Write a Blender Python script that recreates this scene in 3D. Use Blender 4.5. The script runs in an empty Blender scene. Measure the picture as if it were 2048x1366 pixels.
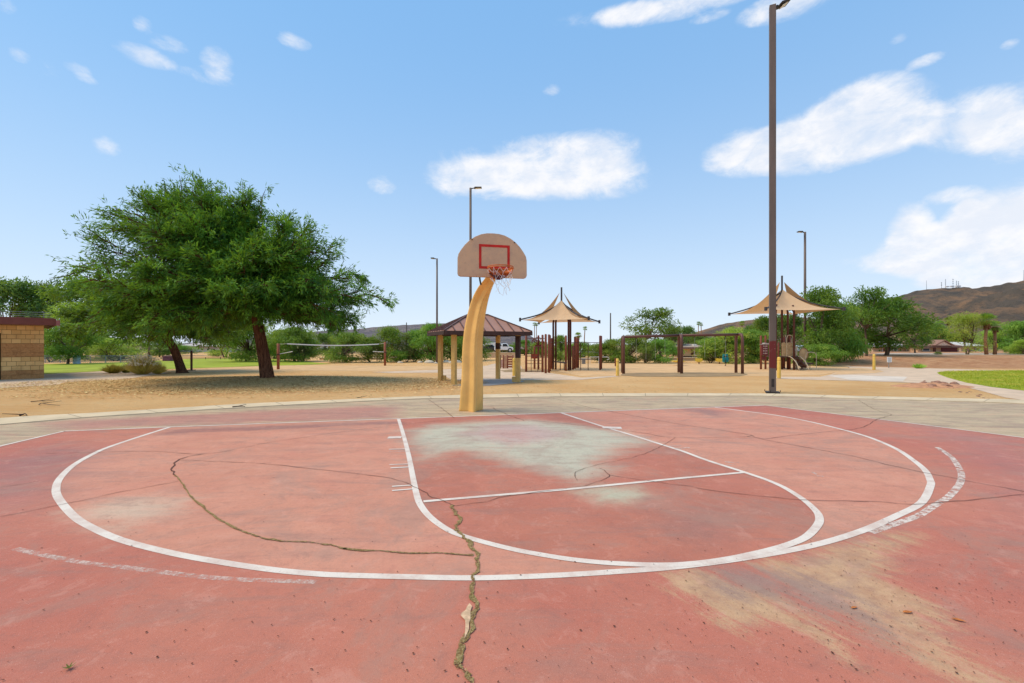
import bpy, math, random
import numpy as np
from mathutils import Vector, noise as mnoise

# ------------------------------------------------------------------ camera, sky, sun, exposure
F, VH, H = 900.0, 690.0, 1.53          # focal length in photo pixels, horizon row, eye height
SC = bpy.context.scene
COL = SC.collection
cam = bpy.data.objects.new("camera", bpy.data.cameras.new("camera"))
COL.objects.link(cam); SC.camera = cam
cam.location = (0, 0, H); cam.rotation_euler = (math.radians(90), 0, 0)
cam.data.sensor_width = 36.0; cam.data.lens = 36.0 * F / 2048.0
cam.data.shift_y = (VH - 683.0) / 2048.0
cam.data.clip_start = 0.05; cam.data.clip_end = 9000.0

SUN_EL, SUN_AZ = math.radians(56), math.radians(-94)     # azimuth from +Y (view direction) towards +X
sd = Vector((math.sin(SUN_AZ) * math.cos(SUN_EL), math.cos(SUN_AZ) * math.cos(SUN_EL), math.sin(SUN_EL)))
sl = bpy.data.lights.new("sun", 'SUN'); sl.energy = 2.75; sl.angle = math.radians(32); sl.color = (1.0, 0.85, 0.64)
so = bpy.data.objects.new("sun", sl); COL.objects.link(so)
so.rotation_euler = sd.to_track_quat('Z', 'Y').to_euler(); so.location = (-20, 10, 40)

SC.view_settings.view_transform = 'Standard'; SC.view_settings.look = 'None'
SC.view_settings.gamma = 1.0; SC.view_settings.exposure = 0.12
SC.cycles.max_bounces = 6; SC.cycles.transparent_max_bounces = 12

W = bpy.data.worlds.new("World"); SC.world = W; W.use_nodes = True
nt = W.node_tree; nt.nodes.clear()
def wn(t, **k):
    n = nt.nodes.new(t)
    for a, b in k.items(): setattr(n, a, b)
    return n
def wm(op, a, b=None, c=None, clamp=False):
    n = wn('ShaderNodeMath', operation=op, use_clamp=clamp)
    for i, x in enumerate((a, b, c)):
        if x is None: continue
        if isinstance(x, (int, float)): n.inputs[i].default_value = x
        else: nt.links.new(x, n.inputs[i])
    return n.outputs[0]
SKY_STRENGTH = 0.1
def build_world():
    sky = wn('ShaderNodeTexSky', sky_type='NISHITA', sun_disc=False)
    sky.sun_elevation = SUN_EL; sky.sun_rotation = SUN_AZ
    sky.air_density = 1.0; sky.dust_density = 1.2; sky.ozone_density = 1.6; sky.altitude = 300
    tc = wn('ShaderNodeTexCoord')
    sep = wn('ShaderNodeSeparateXYZ'); nt.links.new(tc.outputs['Generated'], sep.inputs[0])
    X, Y, Z = sep.outputs
    az = wm('ARCTAN2', X, Y); el = wm('ARCSINE', Z)
    mp = wn('ShaderNodeMapping'); mp.inputs['Scale'].default_value = (1, 1, 1.7)
    nt.links.new(tc.outputs['Generated'], mp.inputs['Vector'])
    n1 = wn('ShaderNodeTexNoise'); n1.inputs['Scale'].default_value = 11; n1.inputs['Detail'].default_value = 9
    n1.inputs['Roughness'].default_value = 0.66; n1.inputs['Distortion'].default_value = 0.35
    nt.links.new(mp.outputs[0], n1.inputs['Vector'])
    clouds = [(1000,355,110,34,1),(1110,335,120,48,1.25),(1180,300,70,30,.7),(920,345,50,40,.8),(1200,360,80,30,.7),
        (1740,240,95,62,1.7),(1640,280,120,50,1.7),(1520,300,90,38,1.4),(1820,255,60,35,.9),(1690,215,60,34,1),
        (1940,240,80,48,.9),(2050,230,110,60,.95),(2020,275,70,40,.7),
        (1900,500,130,42,1.7),(2010,470,110,75,2.0),(1822,470,38,48,1.7),(1800,520,70,22,1.0),(2050,545,170,34,1.7),(1960,560,110,16,.9),
        (1400,-6,220,26,1),(1252,28,50,18,.8),(1600,0,95,26,1),(1420,33,30,9,.5),
        (290,112,48,16,.7),(335,88,32,14,.6),(435,128,26,26,.75),(400,148,50,13,.45),(588,82,27,13,.95),(42,110,20,12,.85),(155,137,26,10,.7),(172,158,20,8,.6),(285,50,16,14,.65),
        (95,135,22,15,.5),(210,292,26,16,.75),(765,370,22,14,.6),(1103,180,14,9,.7),(1797,76,18,11,.8),(1850,122,30,10,.7),(1905,390,46,13,.9),(1935,415,22,12,.6),(2020,88,16,8,.6),(10,5,20,16,.5),(1700,530,40,14,.35)]
    tot = None
    for (u, v, ru, rv, w) in clouds:
        r = math.hypot(F, u - 1024)
        a0 = math.atan2(u - 1024, F); e0 = math.atan2(VH - v, r)
        ra = ru * 1.5 * F / (r * r); re = rv * 1.5 / r * math.cos(e0) ** 2
        dx = wm('MULTIPLY_ADD', az, 1 / ra, -a0 / ra); dy = wm('MULTIPLY_ADD', el, 1 / re, -e0 / re)
        d = wm('MULTIPLY_ADD', dx, dx, wm('MULTIPLY', dy, dy))
        m = wm('MULTIPLY', wm('SUBTRACT', 1.0, d, clamp=True), w)
        tot = m if tot is None else wm('ADD', tot, m)
    nz = wm('MULTIPLY_ADD', n1.outputs['Fac'], 3.0, -1.50)
    s = wm('ADD', wm('MINIMUM', tot, 1.25), nz)
    gate = wm('MULTIPLY', tot, 5.0, clamp=True)
    mr = wn('ShaderNodeMapRange', interpolation_type='SMOOTHSTEP'); nt.links.new(s, mr.inputs[0])
    mr.inputs[1].default_value = 0.0; mr.inputs[2].default_value = 1.55
    dens = wm('MULTIPLY', wm('MULTIPLY', mr.outputs[0], gate), 0.94)
    # pale dry air towards the horizon
    hz = wm('POWER', wm('SUBTRACT', 1.0, wm('MULTIPLY', Z, 1.25), clamp=True), 2.6)
    hz = wm('MULTIPLY_ADD', hz, 0.94, 0.06)
    def mix(f, a, b):
        m = wn('ShaderNodeMix', data_type='RGBA'); nt.links.new(f, m.inputs[0])
        for s_, x in ((6, a), (7, b)):
            if isinstance(x, tuple): m.inputs[s_].default_value = x
            else: nt.links.new(x, m.inputs[s_])
        return m.outputs[2]
    tint = wn('ShaderNodeMix', data_type='RGBA', blend_type='MULTIPLY'); tint.inputs[0].default_value = 1
    nt.links.new(sky.outputs[0], tint.inputs[6]); tint.inputs[7].default_value = (0.80, 1.6, 1.8, 1)
    k = 1 / SKY_STRENGTH
    c = mix(wm('ADD', 0.80, 0.0), tint.outputs[2], (0.195 * k, 0.45 * k, 0.83 * k, 1))
    c = mix(hz, c, (0.77 * k, 0.86 * k, 0.95 * k, 1))
    n2 = wn('ShaderNodeTexNoise'); n2.inputs['Scale'].default_value = 14; n2.inputs['Detail'].default_value = 8; n2.inputs['Roughness'].default_value = 0.6
    mp2 = wn('ShaderNodeMapping'); mp2.inputs['Location'].default_value = (0.02, 0.0, 0.035); nt.links.new(mp.outputs[0], mp2.inputs['Vector']); nt.links.new(mp2.outputs[0], n2.inputs['Vector'])
    sh = wn('ShaderNodeMapRange', interpolation_type='SMOOTHSTEP'); nt.links.new(n2.outputs['Fac'], sh.inputs[0]); sh.inputs[1].default_value = .38; sh.inputs[2].default_value = .62
    cc = mix(sh.outputs[0], (0.78 * k, 0.82 * k, 0.90 * k, 1), (0.94 * k, 0.93 * k, 0.94 * k, 1))
    c = mix(dens, c, cc)
    bg = wn('ShaderNodeBackground'); bg.inputs['Strength'].default_value = SKY_STRENGTH
    nt.links.new(c, bg.inputs['Color'])
    out = wn('ShaderNodeOutputWorld'); nt.links.new(bg.outputs[0], out.inputs['Surface'])
build_world()

# ------------------------------------------------------------------ helpers
rnd = random.Random(7)
def G(u, v, z=0.0):                        # photo pixel -> world point on the level ground
    Y = F * (H - z) / (v - VH)
    return Vector(((u - 1024) * Y / F, Y, z))
def P(u, v, Y):                            # photo pixel -> world point at depth Y
    return Vector(((u - 1024) * Y / F, Y, H - (v - VH) * Y / F))
def lin(c):
    return tuple(((x / 255) / 12.92 if x / 255 <= .04045 else ((x / 255 + .055) / 1.055) ** 2.4) for x in c)
def A(r, g, b, k=1.0):                     # srgb look -> albedo
    l = lin((r, g, b)); return (min(l[0] * k, .9), min(l[1] * k, .9), min(l[2] * k, .9), 1)

class NT:
    def __init__(s, name):
        s.m = bpy.data.materials.new(name); s.m.use_nodes = True; s.t = s.m.node_tree; s.t.nodes.clear()
        s.out = s.n('ShaderNodeOutputMaterial'); s.tc = s.n('ShaderNodeTexCoord')
    def n(s, ty, **k):
        x = s.t.nodes.new(ty)
        for a, b in k.items(): setattr(x, a, b)
        return x
    def put(s, x, sock):
        if x is None: return
        if isinstance(x, (int, float)): sock.default_value = x
        elif isinstance(x, tuple): sock.default_value = x
        else: s.t.links.new(x, sock)
    def math(s, op, a, b=None, c=None, clamp=False):
        n = s.n('ShaderNodeMath', operation=op, use_clamp=clamp)
        for i, x in enumerate((a, b, c)): s.put(x, n.inputs[i])
        return n.outputs[0]
    def noise(s, scale, detail=4, rough=.55, dist=0.0, vec=None, stretch=None, out='Fac'):
        n = s.n('ShaderNodeTexNoise'); n.inputs['Scale'].default_value = scale; n.inputs['Detail'].default_value = detail
        n.inputs['Roughness'].default_value = rough; n.inputs['Distortion'].default_value = dist
        v = vec or s.tc.outputs['Object']
        if stretch:
            m = s.n('ShaderNodeMapping'); m.inputs['Scale'].default_value = stretch; s.t.links.new(v, m.inputs[0]); v = m.outputs[0]
        s.t.links.new(v, n.inputs['Vector']); return n.outputs[out]
    def step(s, x, a, b):
        n = s.n('ShaderNodeMapRange', interpolation_type='SMOOTHSTEP'); s.put(x, n.inputs[0])
        n.inputs[1].default_value = a; n.inputs[2].default_value = b; return n.outputs[0]
    def mix(s, f, a, b, mode='MIX'):
        n = s.n('ShaderNodeMix', data_type='RGBA', blend_type=mode)
        s.put(f, n.inputs[0]); s.put(a, n.inputs[6]); s.put(b, n.inputs[7]); return n.outputs[2]
    def attr(s, name):
        return s.n('ShaderNodeAttribute', attribute_name=name).outputs['Fac']
    def bump(s, h, strength=.3, dist=.01):
        n = s.n('ShaderNodeBump'); n.inputs['Strength'].default_value = strength; n.inputs['Distance'].default_value = dist
        s.put(h, n.inputs['Height']); return n.outputs[0]
    def pbr(s, col, rough=.8, metal=0.0, normal=None, spec=.3, alpha=None, sss=None):
        b = s.n('ShaderNodeBsdfPrincipled'); s.put(col, b.inputs['Base Color']); s.put(rough, b.inputs['Roughness'])
        b.inputs['Metallic'].default_value = metal; b.inputs['Specular IOR Level'].default_value = spec
        s.put(alpha, b.inputs['Alpha'])
        if normal is not None: s.t.links.new(normal, b.inputs['Normal'])
        s.t.links.new(b.outputs[0], s.out.inputs[0]); return s.m
MATS = {}
def simple(name, rgb, rough=.6, metal=0.0, var=.18, scale=6, k=1.0, bump=.15, spec=.3, dirt=None, bscale=60):
    if name in MATS: return MATS[name]
    t = NT(name); c = A(*rgb, k)
    n1 = t.noise(scale, 5, .6); lo = tuple(x * (1 - var) for x in c[:3]) + (1,); hi = tuple(min(.95, x * (1 + var)) for x in c[:3]) + (1,)
    col = t.mix(t.step(n1, .3, .7), lo, hi)
    if dirt: col = t.mix(t.step(t.noise(scale * 3.1, 6, .7), .56, .75), col, A(*dirt))
    MATS[name] = t.pbr(col, rough, metal, t.bump(t.noise(bscale, 3), bump, .01), spec)
    return MATS[name]

class MB:
    def __init__(s): s.v = []; s.f = []
    def add(s, vs, fs):
        o = len(s.v); s.v += [tuple(p) for p in vs]; s.f += [tuple(i + o for i in f) for f in fs]; return s
    def box(s, c, size, rz=0.0, ry=0.0, rx=0.0):
        from mathutils import Euler
        R = Euler((rx, ry, rz)).to_matrix(); hx, hy, hz = size[0] / 2, size[1] / 2, size[2] / 2
        vs = [R @ Vector((a * hx, b * hy, d * hz)) + Vector(c) for d in (-1, 1) for b in (-1, 1) for a in (-1, 1)]
        return s.add(vs, [(0, 2, 3, 1), (4, 5, 7, 6), (0, 1, 5, 4), (2, 6, 7, 3), (0, 4, 6, 2), (1, 3, 7, 5)])
    def beam(s, a, b, w, h=None, up=(0, 0, 1)):
        a, b = Vector(a), Vector(b); h = h or w; d = (b - a).normalized(); u = Vector(up)
        if abs(d.dot(u)) > .98: u = Vector((0, 1, 0))
        x = d.cross(u).normalized(); y = x.cross(d)
        vs = [p + x * (i * w / 2) + y * (j * h / 2) for p in (a, b) for i, j in ((-1, -1), (1, -1), (1, 1), (-1, 1))]
        return s.add(vs, [(3, 2, 1, 0), (4, 5, 6, 7), (0, 1, 5, 4), (1, 2, 6, 5), (2, 3, 7, 6), (3, 0, 4, 7)])
    def tube(s, pts, r, n=8, cap=True):
        pts = [Vector(p) for p in pts]; k = len(pts)
        rs = r if isinstance(r, (list, tuple)) else [r] * k
        vs = []; x = None
        for i, p in enumerate(pts):
            d = (pts[min(i + 1, k - 1)] - pts[max(i - 1, 0)]).normalized()
            if x is None: x = d.cross(Vector((0, 0, 1)) if abs(d.z) < .9 else Vector((0, 1, 0))).normalized()
            else: x = (x - d * x.dot(d)).normalized()
            y = d.cross(x)
            for j in range(n):
                a = 2 * math.pi * j / n; vs.append(p + (x * math.cos(a) + y * math.sin(a)) * rs[i])
        fs = [(i * n + j, i * n + (j + 1) % n, (i + 1) * n + (j + 1) % n, (i + 1) * n + j) for i in range(k - 1) for j in range(n)]
        if cap: fs += [tuple(range(n))[::-1], tuple(range((k - 1) * n, k * n))]
        return s.add(vs, fs)
    def cyl(s, base, r, h, n=12, r2=None):
        b = Vector(base); return s.tube([b, b + Vector((0, 0, h))], [r, r if r2 is None else r2], n)
    def prism(s, poly, off):              # poly: list of 3d points, off: extrusion vector
        o = Vector(off); k = len(poly); vs = [Vector(p) for p in poly] + [Vector(p) + o for p in poly]
        fs = [tuple(range(k))[::-1], tuple(range(k, 2 * k))] + [(i, (i + 1) % k, (i + 1) % k + k, i + k) for i in range(k)]
        return s.add(vs, fs)
    def build(s, name, mat, parent=None, smooth=False, bevel=0.0, solid=0.0):
        me = bpy.data.meshes.new(name); off = Vector((0, 0, 0))
        if parent is not None:
            q = parent
            while q is not None: off += q.location; q = q.parent
        me.from_pydata([(x - off.x, y - off.y, z - off.z) for x, y, z in s.v], [], s.f); me.update()
        me.materials.append(mat)
        o = bpy.data.objects.new(name, me); COL.objects.link(o); o.parent = parent
        if smooth: me.shade_smooth()
        if solid: m = o.modifiers.new('solid', 'SOLIDIFY'); m.thickness = solid; m.offset = 0
        if bevel: m = o.modifiers.new('bevel', 'BEVEL'); m.width = bevel; m.segments = 2; m.limit_method = 'ANGLE'
        return o
def np_mesh(name, V, FQ, mat, parent=None, off=(0, 0, 0), smooth=False):
    V = np.asarray(V, dtype=np.float32) - np.asarray(off, dtype=np.float32); FQ = np.asarray(FQ, dtype=np.int32)
    me = bpy.data.meshes.new(name); k = FQ.shape[1]
    me.vertices.add(len(V)); me.vertices.foreach_set('co', V.ravel())
    me.loops.add(FQ.size); me.loops.foreach_set('vertex_index', FQ.ravel())
    me.polygons.add(len(FQ)); me.polygons.foreach_set('loop_start', np.arange(0, FQ.size, k, dtype=np.int32))
    me.polygons.foreach_set('loop_total', np.full(len(FQ), k, dtype=np.int32))
    if smooth: me.polygons.foreach_set('use_smooth', np.ones(len(FQ), dtype=bool))
    me.update(calc_edges=True); me.materials.append(mat)
    o = bpy.data.objects.new(name, me); COL.objects.link(o); o.parent = parent; return o
def tag(o, label=None, cat=None, group=None, kind=None):
    for k, v in (('label', label), ('category', cat), ('group', group), ('kind', kind)):
        if v: o[k] = v
    return o
def thing(name, loc, label, cat, group=None):
    o = bpy.data.objects.new(name, None); COL.objects.link(o); o.location = loc; o.empty_display_size = .2
    return tag(o, label, cat, group)
def copy_tree(o, parent=None):
    c = o.copy(); COL.objects.link(c); c.parent = parent
    for ch in list(o.children): copy_tree(ch, c)
    return c
def struct(o): o['kind'] = 'structure'; return o
def smooth_path(pts, n=8):                # Catmull-Rom
    pts = [Vector(p) for p in pts]; out = []
    for i in range(len(pts) - 1):
        p0, p1, p2, p3 = pts[max(i - 1, 0)], pts[i], pts[i + 1], pts[min(i + 2, len(pts) - 1)]
        for k in range(n):
            t = k / n
            out.append(.5 * ((2 * p1) + (p2 - p0) * t + (2 * p0 - 5 * p1 + 4 * p2 - p3) * t * t + (3 * p1 - p0 - 3 * p2 + p3) * t ** 3))
    out.append(pts[-1]); return out

# ------------------------------------------------------------------ ground
def sst(x, a, b):
    t = min(1, max(0, (x - a) / (b - a))); return t * t * (3 - 2 * t)
def ground_z(x, y):
    z = 0.0
    # the bank on the right that carries the street
    m = sst(x / max(y, 1), .66, .78)
    z += .52 * sst(y, 33, 43) * m * (1 - sst(y, 300, 600))
    if y > 26: z += .05 * mnoise.noise((x * .22, y * .16, 3)) * m * sst(y, 28, 34)
    return z
def ground():
    xs = sorted(set(list(np.linspace(-60, 70, 131)) + [-3000, -1500, -800, -400, -200, -120, -85, 95, 130, 200, 400, 800, 1500, 3000]))
    ys = sorted(set([-60, -30, -15] + list(np.linspace(-6, 60, 111)) + [70, 85, 110, 150, 220, 320, 450, 700, 1100, 1800, 3000, 5000]))
    nx, ny = len(xs), len(ys)
    V = [(x, y, ground_z(x, y)) for y in ys for x in xs]
    Fq = [(j * nx + i, j * nx + i + 1, (j + 1) * nx + i + 1, (j + 1) * nx + i) for j in range(ny - 1) for i in range(nx - 1)]
    t = NT('sandy ground')
    n1 = t.noise(.35, 6, .6); n2 = t.noise(3.5, 6, .65); n3 = t.noise(28, 4, .7)
    c = t.mix(t.step(n1, .35, .65), A(238, 188, 128, 1.04), A(230, 174, 112, 1.03))
    c = t.mix(t.math('MULTIPLY', t.step(n2, .48, .72), .55), c, A(244, 206, 150, .88))
    c = t.mix(t.math('MULTIPLY', t.step(n3, .58, .72), .5), c, A(160, 120, 80, .86))
    sx = t.n('ShaderNodeSeparateXYZ'); t.t.links.new(t.tc.outputs['Object'], sx.inputs[0])
    red = t.math('MULTIPLY', t.step(t.math('ADD', t.math('DIVIDE', sx.outputs[0], t.math('MAXIMUM', sx.outputs[1], 1.0)), t.math('MULTIPLY', t.noise(.2, 3), .1)), .68, .8), t.step(sx.outputs[1], 27, 31))
    c = t.mix(t.math('MULTIPLY', red, .85), c, t.mix(t.step(t.noise(1.3, 6, .7), .4, .62), A(214, 156, 116, .85), A(180, 116, 82, .85)))
    far = t.step(sx.outputs[1], 60, 120)
    c = t.mix(far, c, t.mix(t.step(t.noise(.04, 5), .4, .6), A(170, 140, 105, .8), A(110, 115, 70, .8)))
    rip = t.noise(2.4, 7, .7, 1.0, stretch=(.5, 2.6, 1)); c = t.mix(t.math('MULTIPLY', t.step(rip, .50, .68), .55), c, A(248, 210, 158, .92)); c = t.mix(t.math('MULTIPLY', t.step(rip, .45, .32), .25), c, A(206, 150, 92, .9))
    h = t.math('ADD', t.math('MULTIPLY', n2, 2.0), t.math('ADD', n3, t.math('MULTIPLY', rip, 2.0)))
    m = t.pbr(c, .95, normal=t.bump(h, .8, .06), spec=.1)
    o = np_mesh('ground', V, Fq, m, smooth=True); return struct(o)
ground()

def sheet(name, px, z, mat, world=False):
    pts = [Vector((p[0], p[1], z)) if world else G(p[0], p[1], z) for p in px]
    mb = MB(); mb.add(pts, [tuple(range(len(pts)))]); o = mb.build(name, mat)
    if o.data.polygons[0].normal.z < 0: o.data.flip_normals()
    return struct(o)

def conc(name, rgb, k=.86, sc=1.2):
    t = NT(name); c = A(*rgb, k)
    n1 = t.noise(sc, 7, .65); n2 = t.noise(55, 3, .7)
    c1 = t.mix(t.step(n1, .3, .7), tuple(x * .84 for x in c[:3]) + (1,), tuple(min(.9, x * 1.08) for x in c[:3]) + (1,))
    c1 = t.mix(t.math('MULTIPLY', t.step(t.noise(.5, 5, .7), .55, .75), .4), c1, A(205, 165, 120, .86))
    c1 = t.mix(t.math('MULTIPLY', t.step(n2, .6, .75), .25), c1, A(110, 95, 80, .8))
    return t.pbr(c1, .9, normal=t.bump(n2, .25, .005), spec=.15)
M_conc = conc('pale concrete', (230, 198, 166), .9); M_curb = conc('curb concrete', (232, 206, 168), .9); M_slab = conc('white slab', (240, 220, 198))
M_concg = conc('grey concrete', (196, 184, 172))

M_grass = None
def grass_mat():
    t = NT('lawn grass')
    n1 = t.noise(.45, 5, .6); n2 = t.noise(9, 6, .75); n3 = t.noise(60, 3, .7)
    c = t.mix(t.step(n1, .38, .62), A(146, 162, 36, 1.1), A(190, 184, 60, 1.1))
    c = t.mix(t.math('MULTIPLY', t.step(n2, .45, .7), .5), c, A(116, 146, 30, 1.1))
    c = t.mix(t.math('MULTIPLY', t.step(n3, .55, .7), .4), c, A(200, 205, 100, .9))
    return t.pbr(c, .9, normal=t.bump(t.math('ADD', n2, n3), .8, .05), spec=.15)
M_grass = grass_mat(); M_grassl = simple('green lawn', (160, 168, 54), .9, k=.95, var=.22, scale=.6, spec=.15)
sheet('lawn', [(-500, 734), (88, 728), (204, 725.5), (325, 720.5), (380, 717.5), (515, 715.5), (560, 719), (620, 724), (662, 728), (600, 730), (530, 731.5), (400, 736), (330, 738.5), (206, 742), (88, 748), (-500, 778)], .006, M_grassl)
lawn_r = [(1874, 745), (1890, 743), (1932, 742), (2048, 741.5), (2500, 742), (2600, 800), (2250, 800), (2048, 781), (1985, 774), (1932, 765), (1895, 755), (1878, 748.5)]
sheet('lawn', lawn_r, .014, M_grass)
sheet('path', [(-500, 783), (0, 752), (88, 748.5), (204, 742.5), (300, 744), (338, 746), (300, 751), (250, 758), (180, 765), (90, 771), (0, 776), (-500, 812)], .010, M_conc)
sheet('path', [(740, 744), (920, 737.5), (975, 731), (985, 727.5), (1000, 727), (1040, 728), (1045, 738), (1163, 755), (1232, 751), (1240, 752.5), (1163, 759.5), (1040, 760), (960, 768), (930, 768), (905, 762), (880, 745), (780, 746)], .008, M_conc)
sheet('path', [(1540, 753), (1640, 753.5), (1660, 749), (1700, 735), (1690, 732), (1720, 733), (1847, 736), (2048, 742), (2500, 743), (2500, 870), (2048, 800), (2010, 795), (1964, 782), (1935, 775), (1890, 768), (1811, 765), (1720, 762), (1540, 757)], .008, M_conc)
sheet('slab', [(1655, 751), (1700, 750), (1815, 753.5), (1806, 762), (1700, 760)], .013, M_slab)
M_sandpatch = simple('raked sand', (232, 188, 140), .95, k=.86, var=.12, scale=2, spec=.1)
sheet('sand_island', [(1690, 736), (1720, 735.8), (1755, 739), (1768, 743), (1750, 746), (1700, 748), (1665, 749)], .012, M_sandpatch)
M_darksand = simple('darker sand', (178, 148, 110), .95, k=.8, var=.15, scale=1.5, spec=.1)  # darker tan for the ground patches below the swings and climbing frame
M_redsand = simple('pinkish court sand', (234, 188, 136), .95, k=.86, var=.1, scale=1.2, spec=.1)
sheet('sand_court', [(395, 738), (530, 732), (600, 730.5), (700, 731), (800, 732), (960, 733), (920, 737), (760, 742), (600, 741), (440, 744), (385, 744), (340, 742)], .005, M_redsand)
sheet('playground_sand', [(1168, 727), (1500, 726), (1700, 731), (1690, 742), (1640, 750), (1540, 752), (1240, 751), (1160, 752), (1110, 742)], .005, M_redsand)
sheet('swing_dark_patch', [(1241, 750), (1246, 746.5), (1300, 745.5), (1420, 745), (1488, 746), (1496, 749), (1480, 752), (1420, 753), (1330, 753), (1270, 752.5)], .012, M_darksand)
sheet('playground_dark_patch', [(1000, 741), (1040, 737), (1060, 739), (1120, 739), (1118, 742), (1060, 744), (1010, 744)], .012, M_darksand)
sheet('slab', [(885, 762), (905, 771), (980, 771), (1040, 765), (1050, 762), (1000, 757), (940, 756)], .013, M_concg)
# street beyond the bank
M_road = simple('far pavement', (204, 180, 158), .9, k=.8, var=.08, scale=.5)
def strip(name, pts, mat, z=.006):
    mb = MB(); n = len(pts)
    mb.v = [(a[0], a[1], ground_z(a[0], a[1]) + z) for a in pts]
    mb.f = [(i, i + 1, n - 2 - i, n - 1 - i) for i in range(n // 2 - 1)]
    o = mb.build(name, mat)
    if o.data.polygons and o.data.polygons[0].normal.z < 0: o.data.flip_normals()
    return struct(o)
fx = [32 + i * 6 for i in range(12)]
strip('road', [(x, 47.5) for x in fx] + [(x + 8, 56) for x in fx[::-1]], M_road, .02)

# --- curb + court
curb_near = [(-2200, 1010), (-900, 925), (0, 850.5), (174, 836), (342, 825), (489, 816), (690, 805.3), (851, 798), (964, 797), (1107, 794.3), (1380, 793), (1536, 793), (1697, 797.6), (1943, 804.4), (2048, 808.5), (2600, 836), (4000, 950)]
curb_far = [(-2200, 985), (-900, 910), (0, 838), (174, 828), (342, 818), (489, 808.8), (690, 800), (851, 793.5), (964, 790), (1107, 788), (1380, 787.6), (1553, 788.5), (1697, 792.5), (1943, 798.5), (2048, 801), (2600, 826), (4000, 935)]
def xy(px): return [tuple(G(u, v)[:2]) for u, v in px]
cn, cf = xy(curb_near), xy(curb_far)
def resample(pts, n):
    pts = smooth_path([(p[0], p[1], 0) for p in pts], 12); L = [0]
    for a, b in zip(pts, pts[1:]): L.append(L[-1] + (b - a).length)
    out = []; j = 0
    for k in range(n):
        d = L[-1] * k / (n - 1)
        while j < len(L) - 2 and L[j + 1] < d: j += 1
        t = (d - L[j]) / max(1e-9, L[j + 1] - L[j]); out.append(pts[j].lerp(pts[j + 1], min(1, t)))
    return out
def curb():
    a = resample(cn, 160); b = resample(cf, 160); mb = MB(); gap = []
    z0, z1 = -.05, .022
    vs = []
    for p, q in zip(a, b):
        vs += [(p.x, p.y, z0), (p.x, p.y, z1), (q.x, q.y, z1), (q.x, q.y, z0)]
    fs = []
    for i in range(159):
        for j in range(3): fs.append((i * 4 + j, i * 4 + j + 1, (i + 1) * 4 + j + 1, (i + 1) * 4 + j))
    mb.add(vs, fs); o = mb.build('curb', M_curb); struct(o); o.data.shade_flat()
    jm = MB()
    for i in range(3, 159, 5):
        p, q = a[i], b[i]; d = (a[i + 1] - a[i]).normalized() * .006
        jm.add([(p.x - d.x, p.y - d.y, z1 + .002), (p.x + d.x, p.y + d.y, z1 + .002), (q.x + d.x, q.y + d.y, z1 + .002), (q.x - d.x, q.y - d.y, z1 + .002)], [(0, 1, 2, 3)])
    struct(jm.build('curb_joints', simple('joint grime', (120, 100, 80), .9)))
curb()

court_lines_px = {
 'arc': [(342,854),(297,868),(222,893),(185,909),(147,931),(120,957),(112,979),(118,999),(144,1030),(174,1051),(239,1080),(342,1107),(444,1126),(547,1141),(632,1149),(690,1151.8),(817,1155),(947,1157.2),(1090,1153),(1227,1145),(1348,1135.5),(1485,1118),(1621,1093),(1720,1064),(1792,1033),(1843,1006),(1861,972),(1860,960),(1850,941),(1826,920.6),(1792,898),(1741,876),(1690,861),(1621,844),(1553,831),(1485,822),(1430,815)],
 'key': [(797,838),(806.5,869),(817,910),(825,951),(832,985),(840,1009),(860,1035),(898,1062),(945,1079),(1022,1099),(1090,1112),(1158,1122),(1244,1129),(1348,1131),(1440,1122),(1520,1106),(1575,1091),(1612,1075),(1634,1053),(1639,1038),(1631,1022),(1601,996),(1553,968.5),(1491,946),(1416,922),(1365,903),(1329,891.6),(1261,870),(1193,849.5),(1122,826)],
}
base_line = [(128, 863), (342, 854.5), (797, 838), (1122, 826), (1530, 811)]
left_side = [(128, 863), (0, 893), (-400, 1010)]
right_side = [(1530, 811), (1790, 843), (2048, 876), (2500, 940)]
def sd_poly(PX, PY, poly):                 # signed distance, positive inside
    poly = np.asarray(poly, float); n = len(poly); d = np.full(PX.shape, 1e9); ins = np.zeros(PX.shape, bool)
    for i in range(n):
        a, b = poly[i], poly[(i + 1) % n]; e = b - a
        wx, wy = PX - a[0], PY - a[1]; t = np.clip((wx * e[0] + wy * e[1]) / (e @ e + 1e-12), 0, 1)
        d = np.minimum(d, np.hypot(wx - t * e[0], wy - t * e[1]))
        c = ((a[1] <= PY) & (b[1] > PY)) | ((b[1] <= PY) & (a[1] > PY))
        xi = a[0] + (PY - a[1]) / (e[1] if abs(e[1]) > 1e-9 else 1e-9) * e[0]
        ins ^= c & (PX < xi)
    return np.where(ins, d, -d)
def z4(p): return [(680 + a / 2.926, 760 + b / 2.926) for a, b in p]
def z8(p): return [(1348 + a / 2.926, 1020 + b / 2.926) for a, b in p]
def z3(p): return [(a / 2.926, 760 + b / 2.926) for a, b in p]
def z5(p): return [(1348 + a / 2.926, 760 + b / 2.926) for a, b in p]
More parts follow.
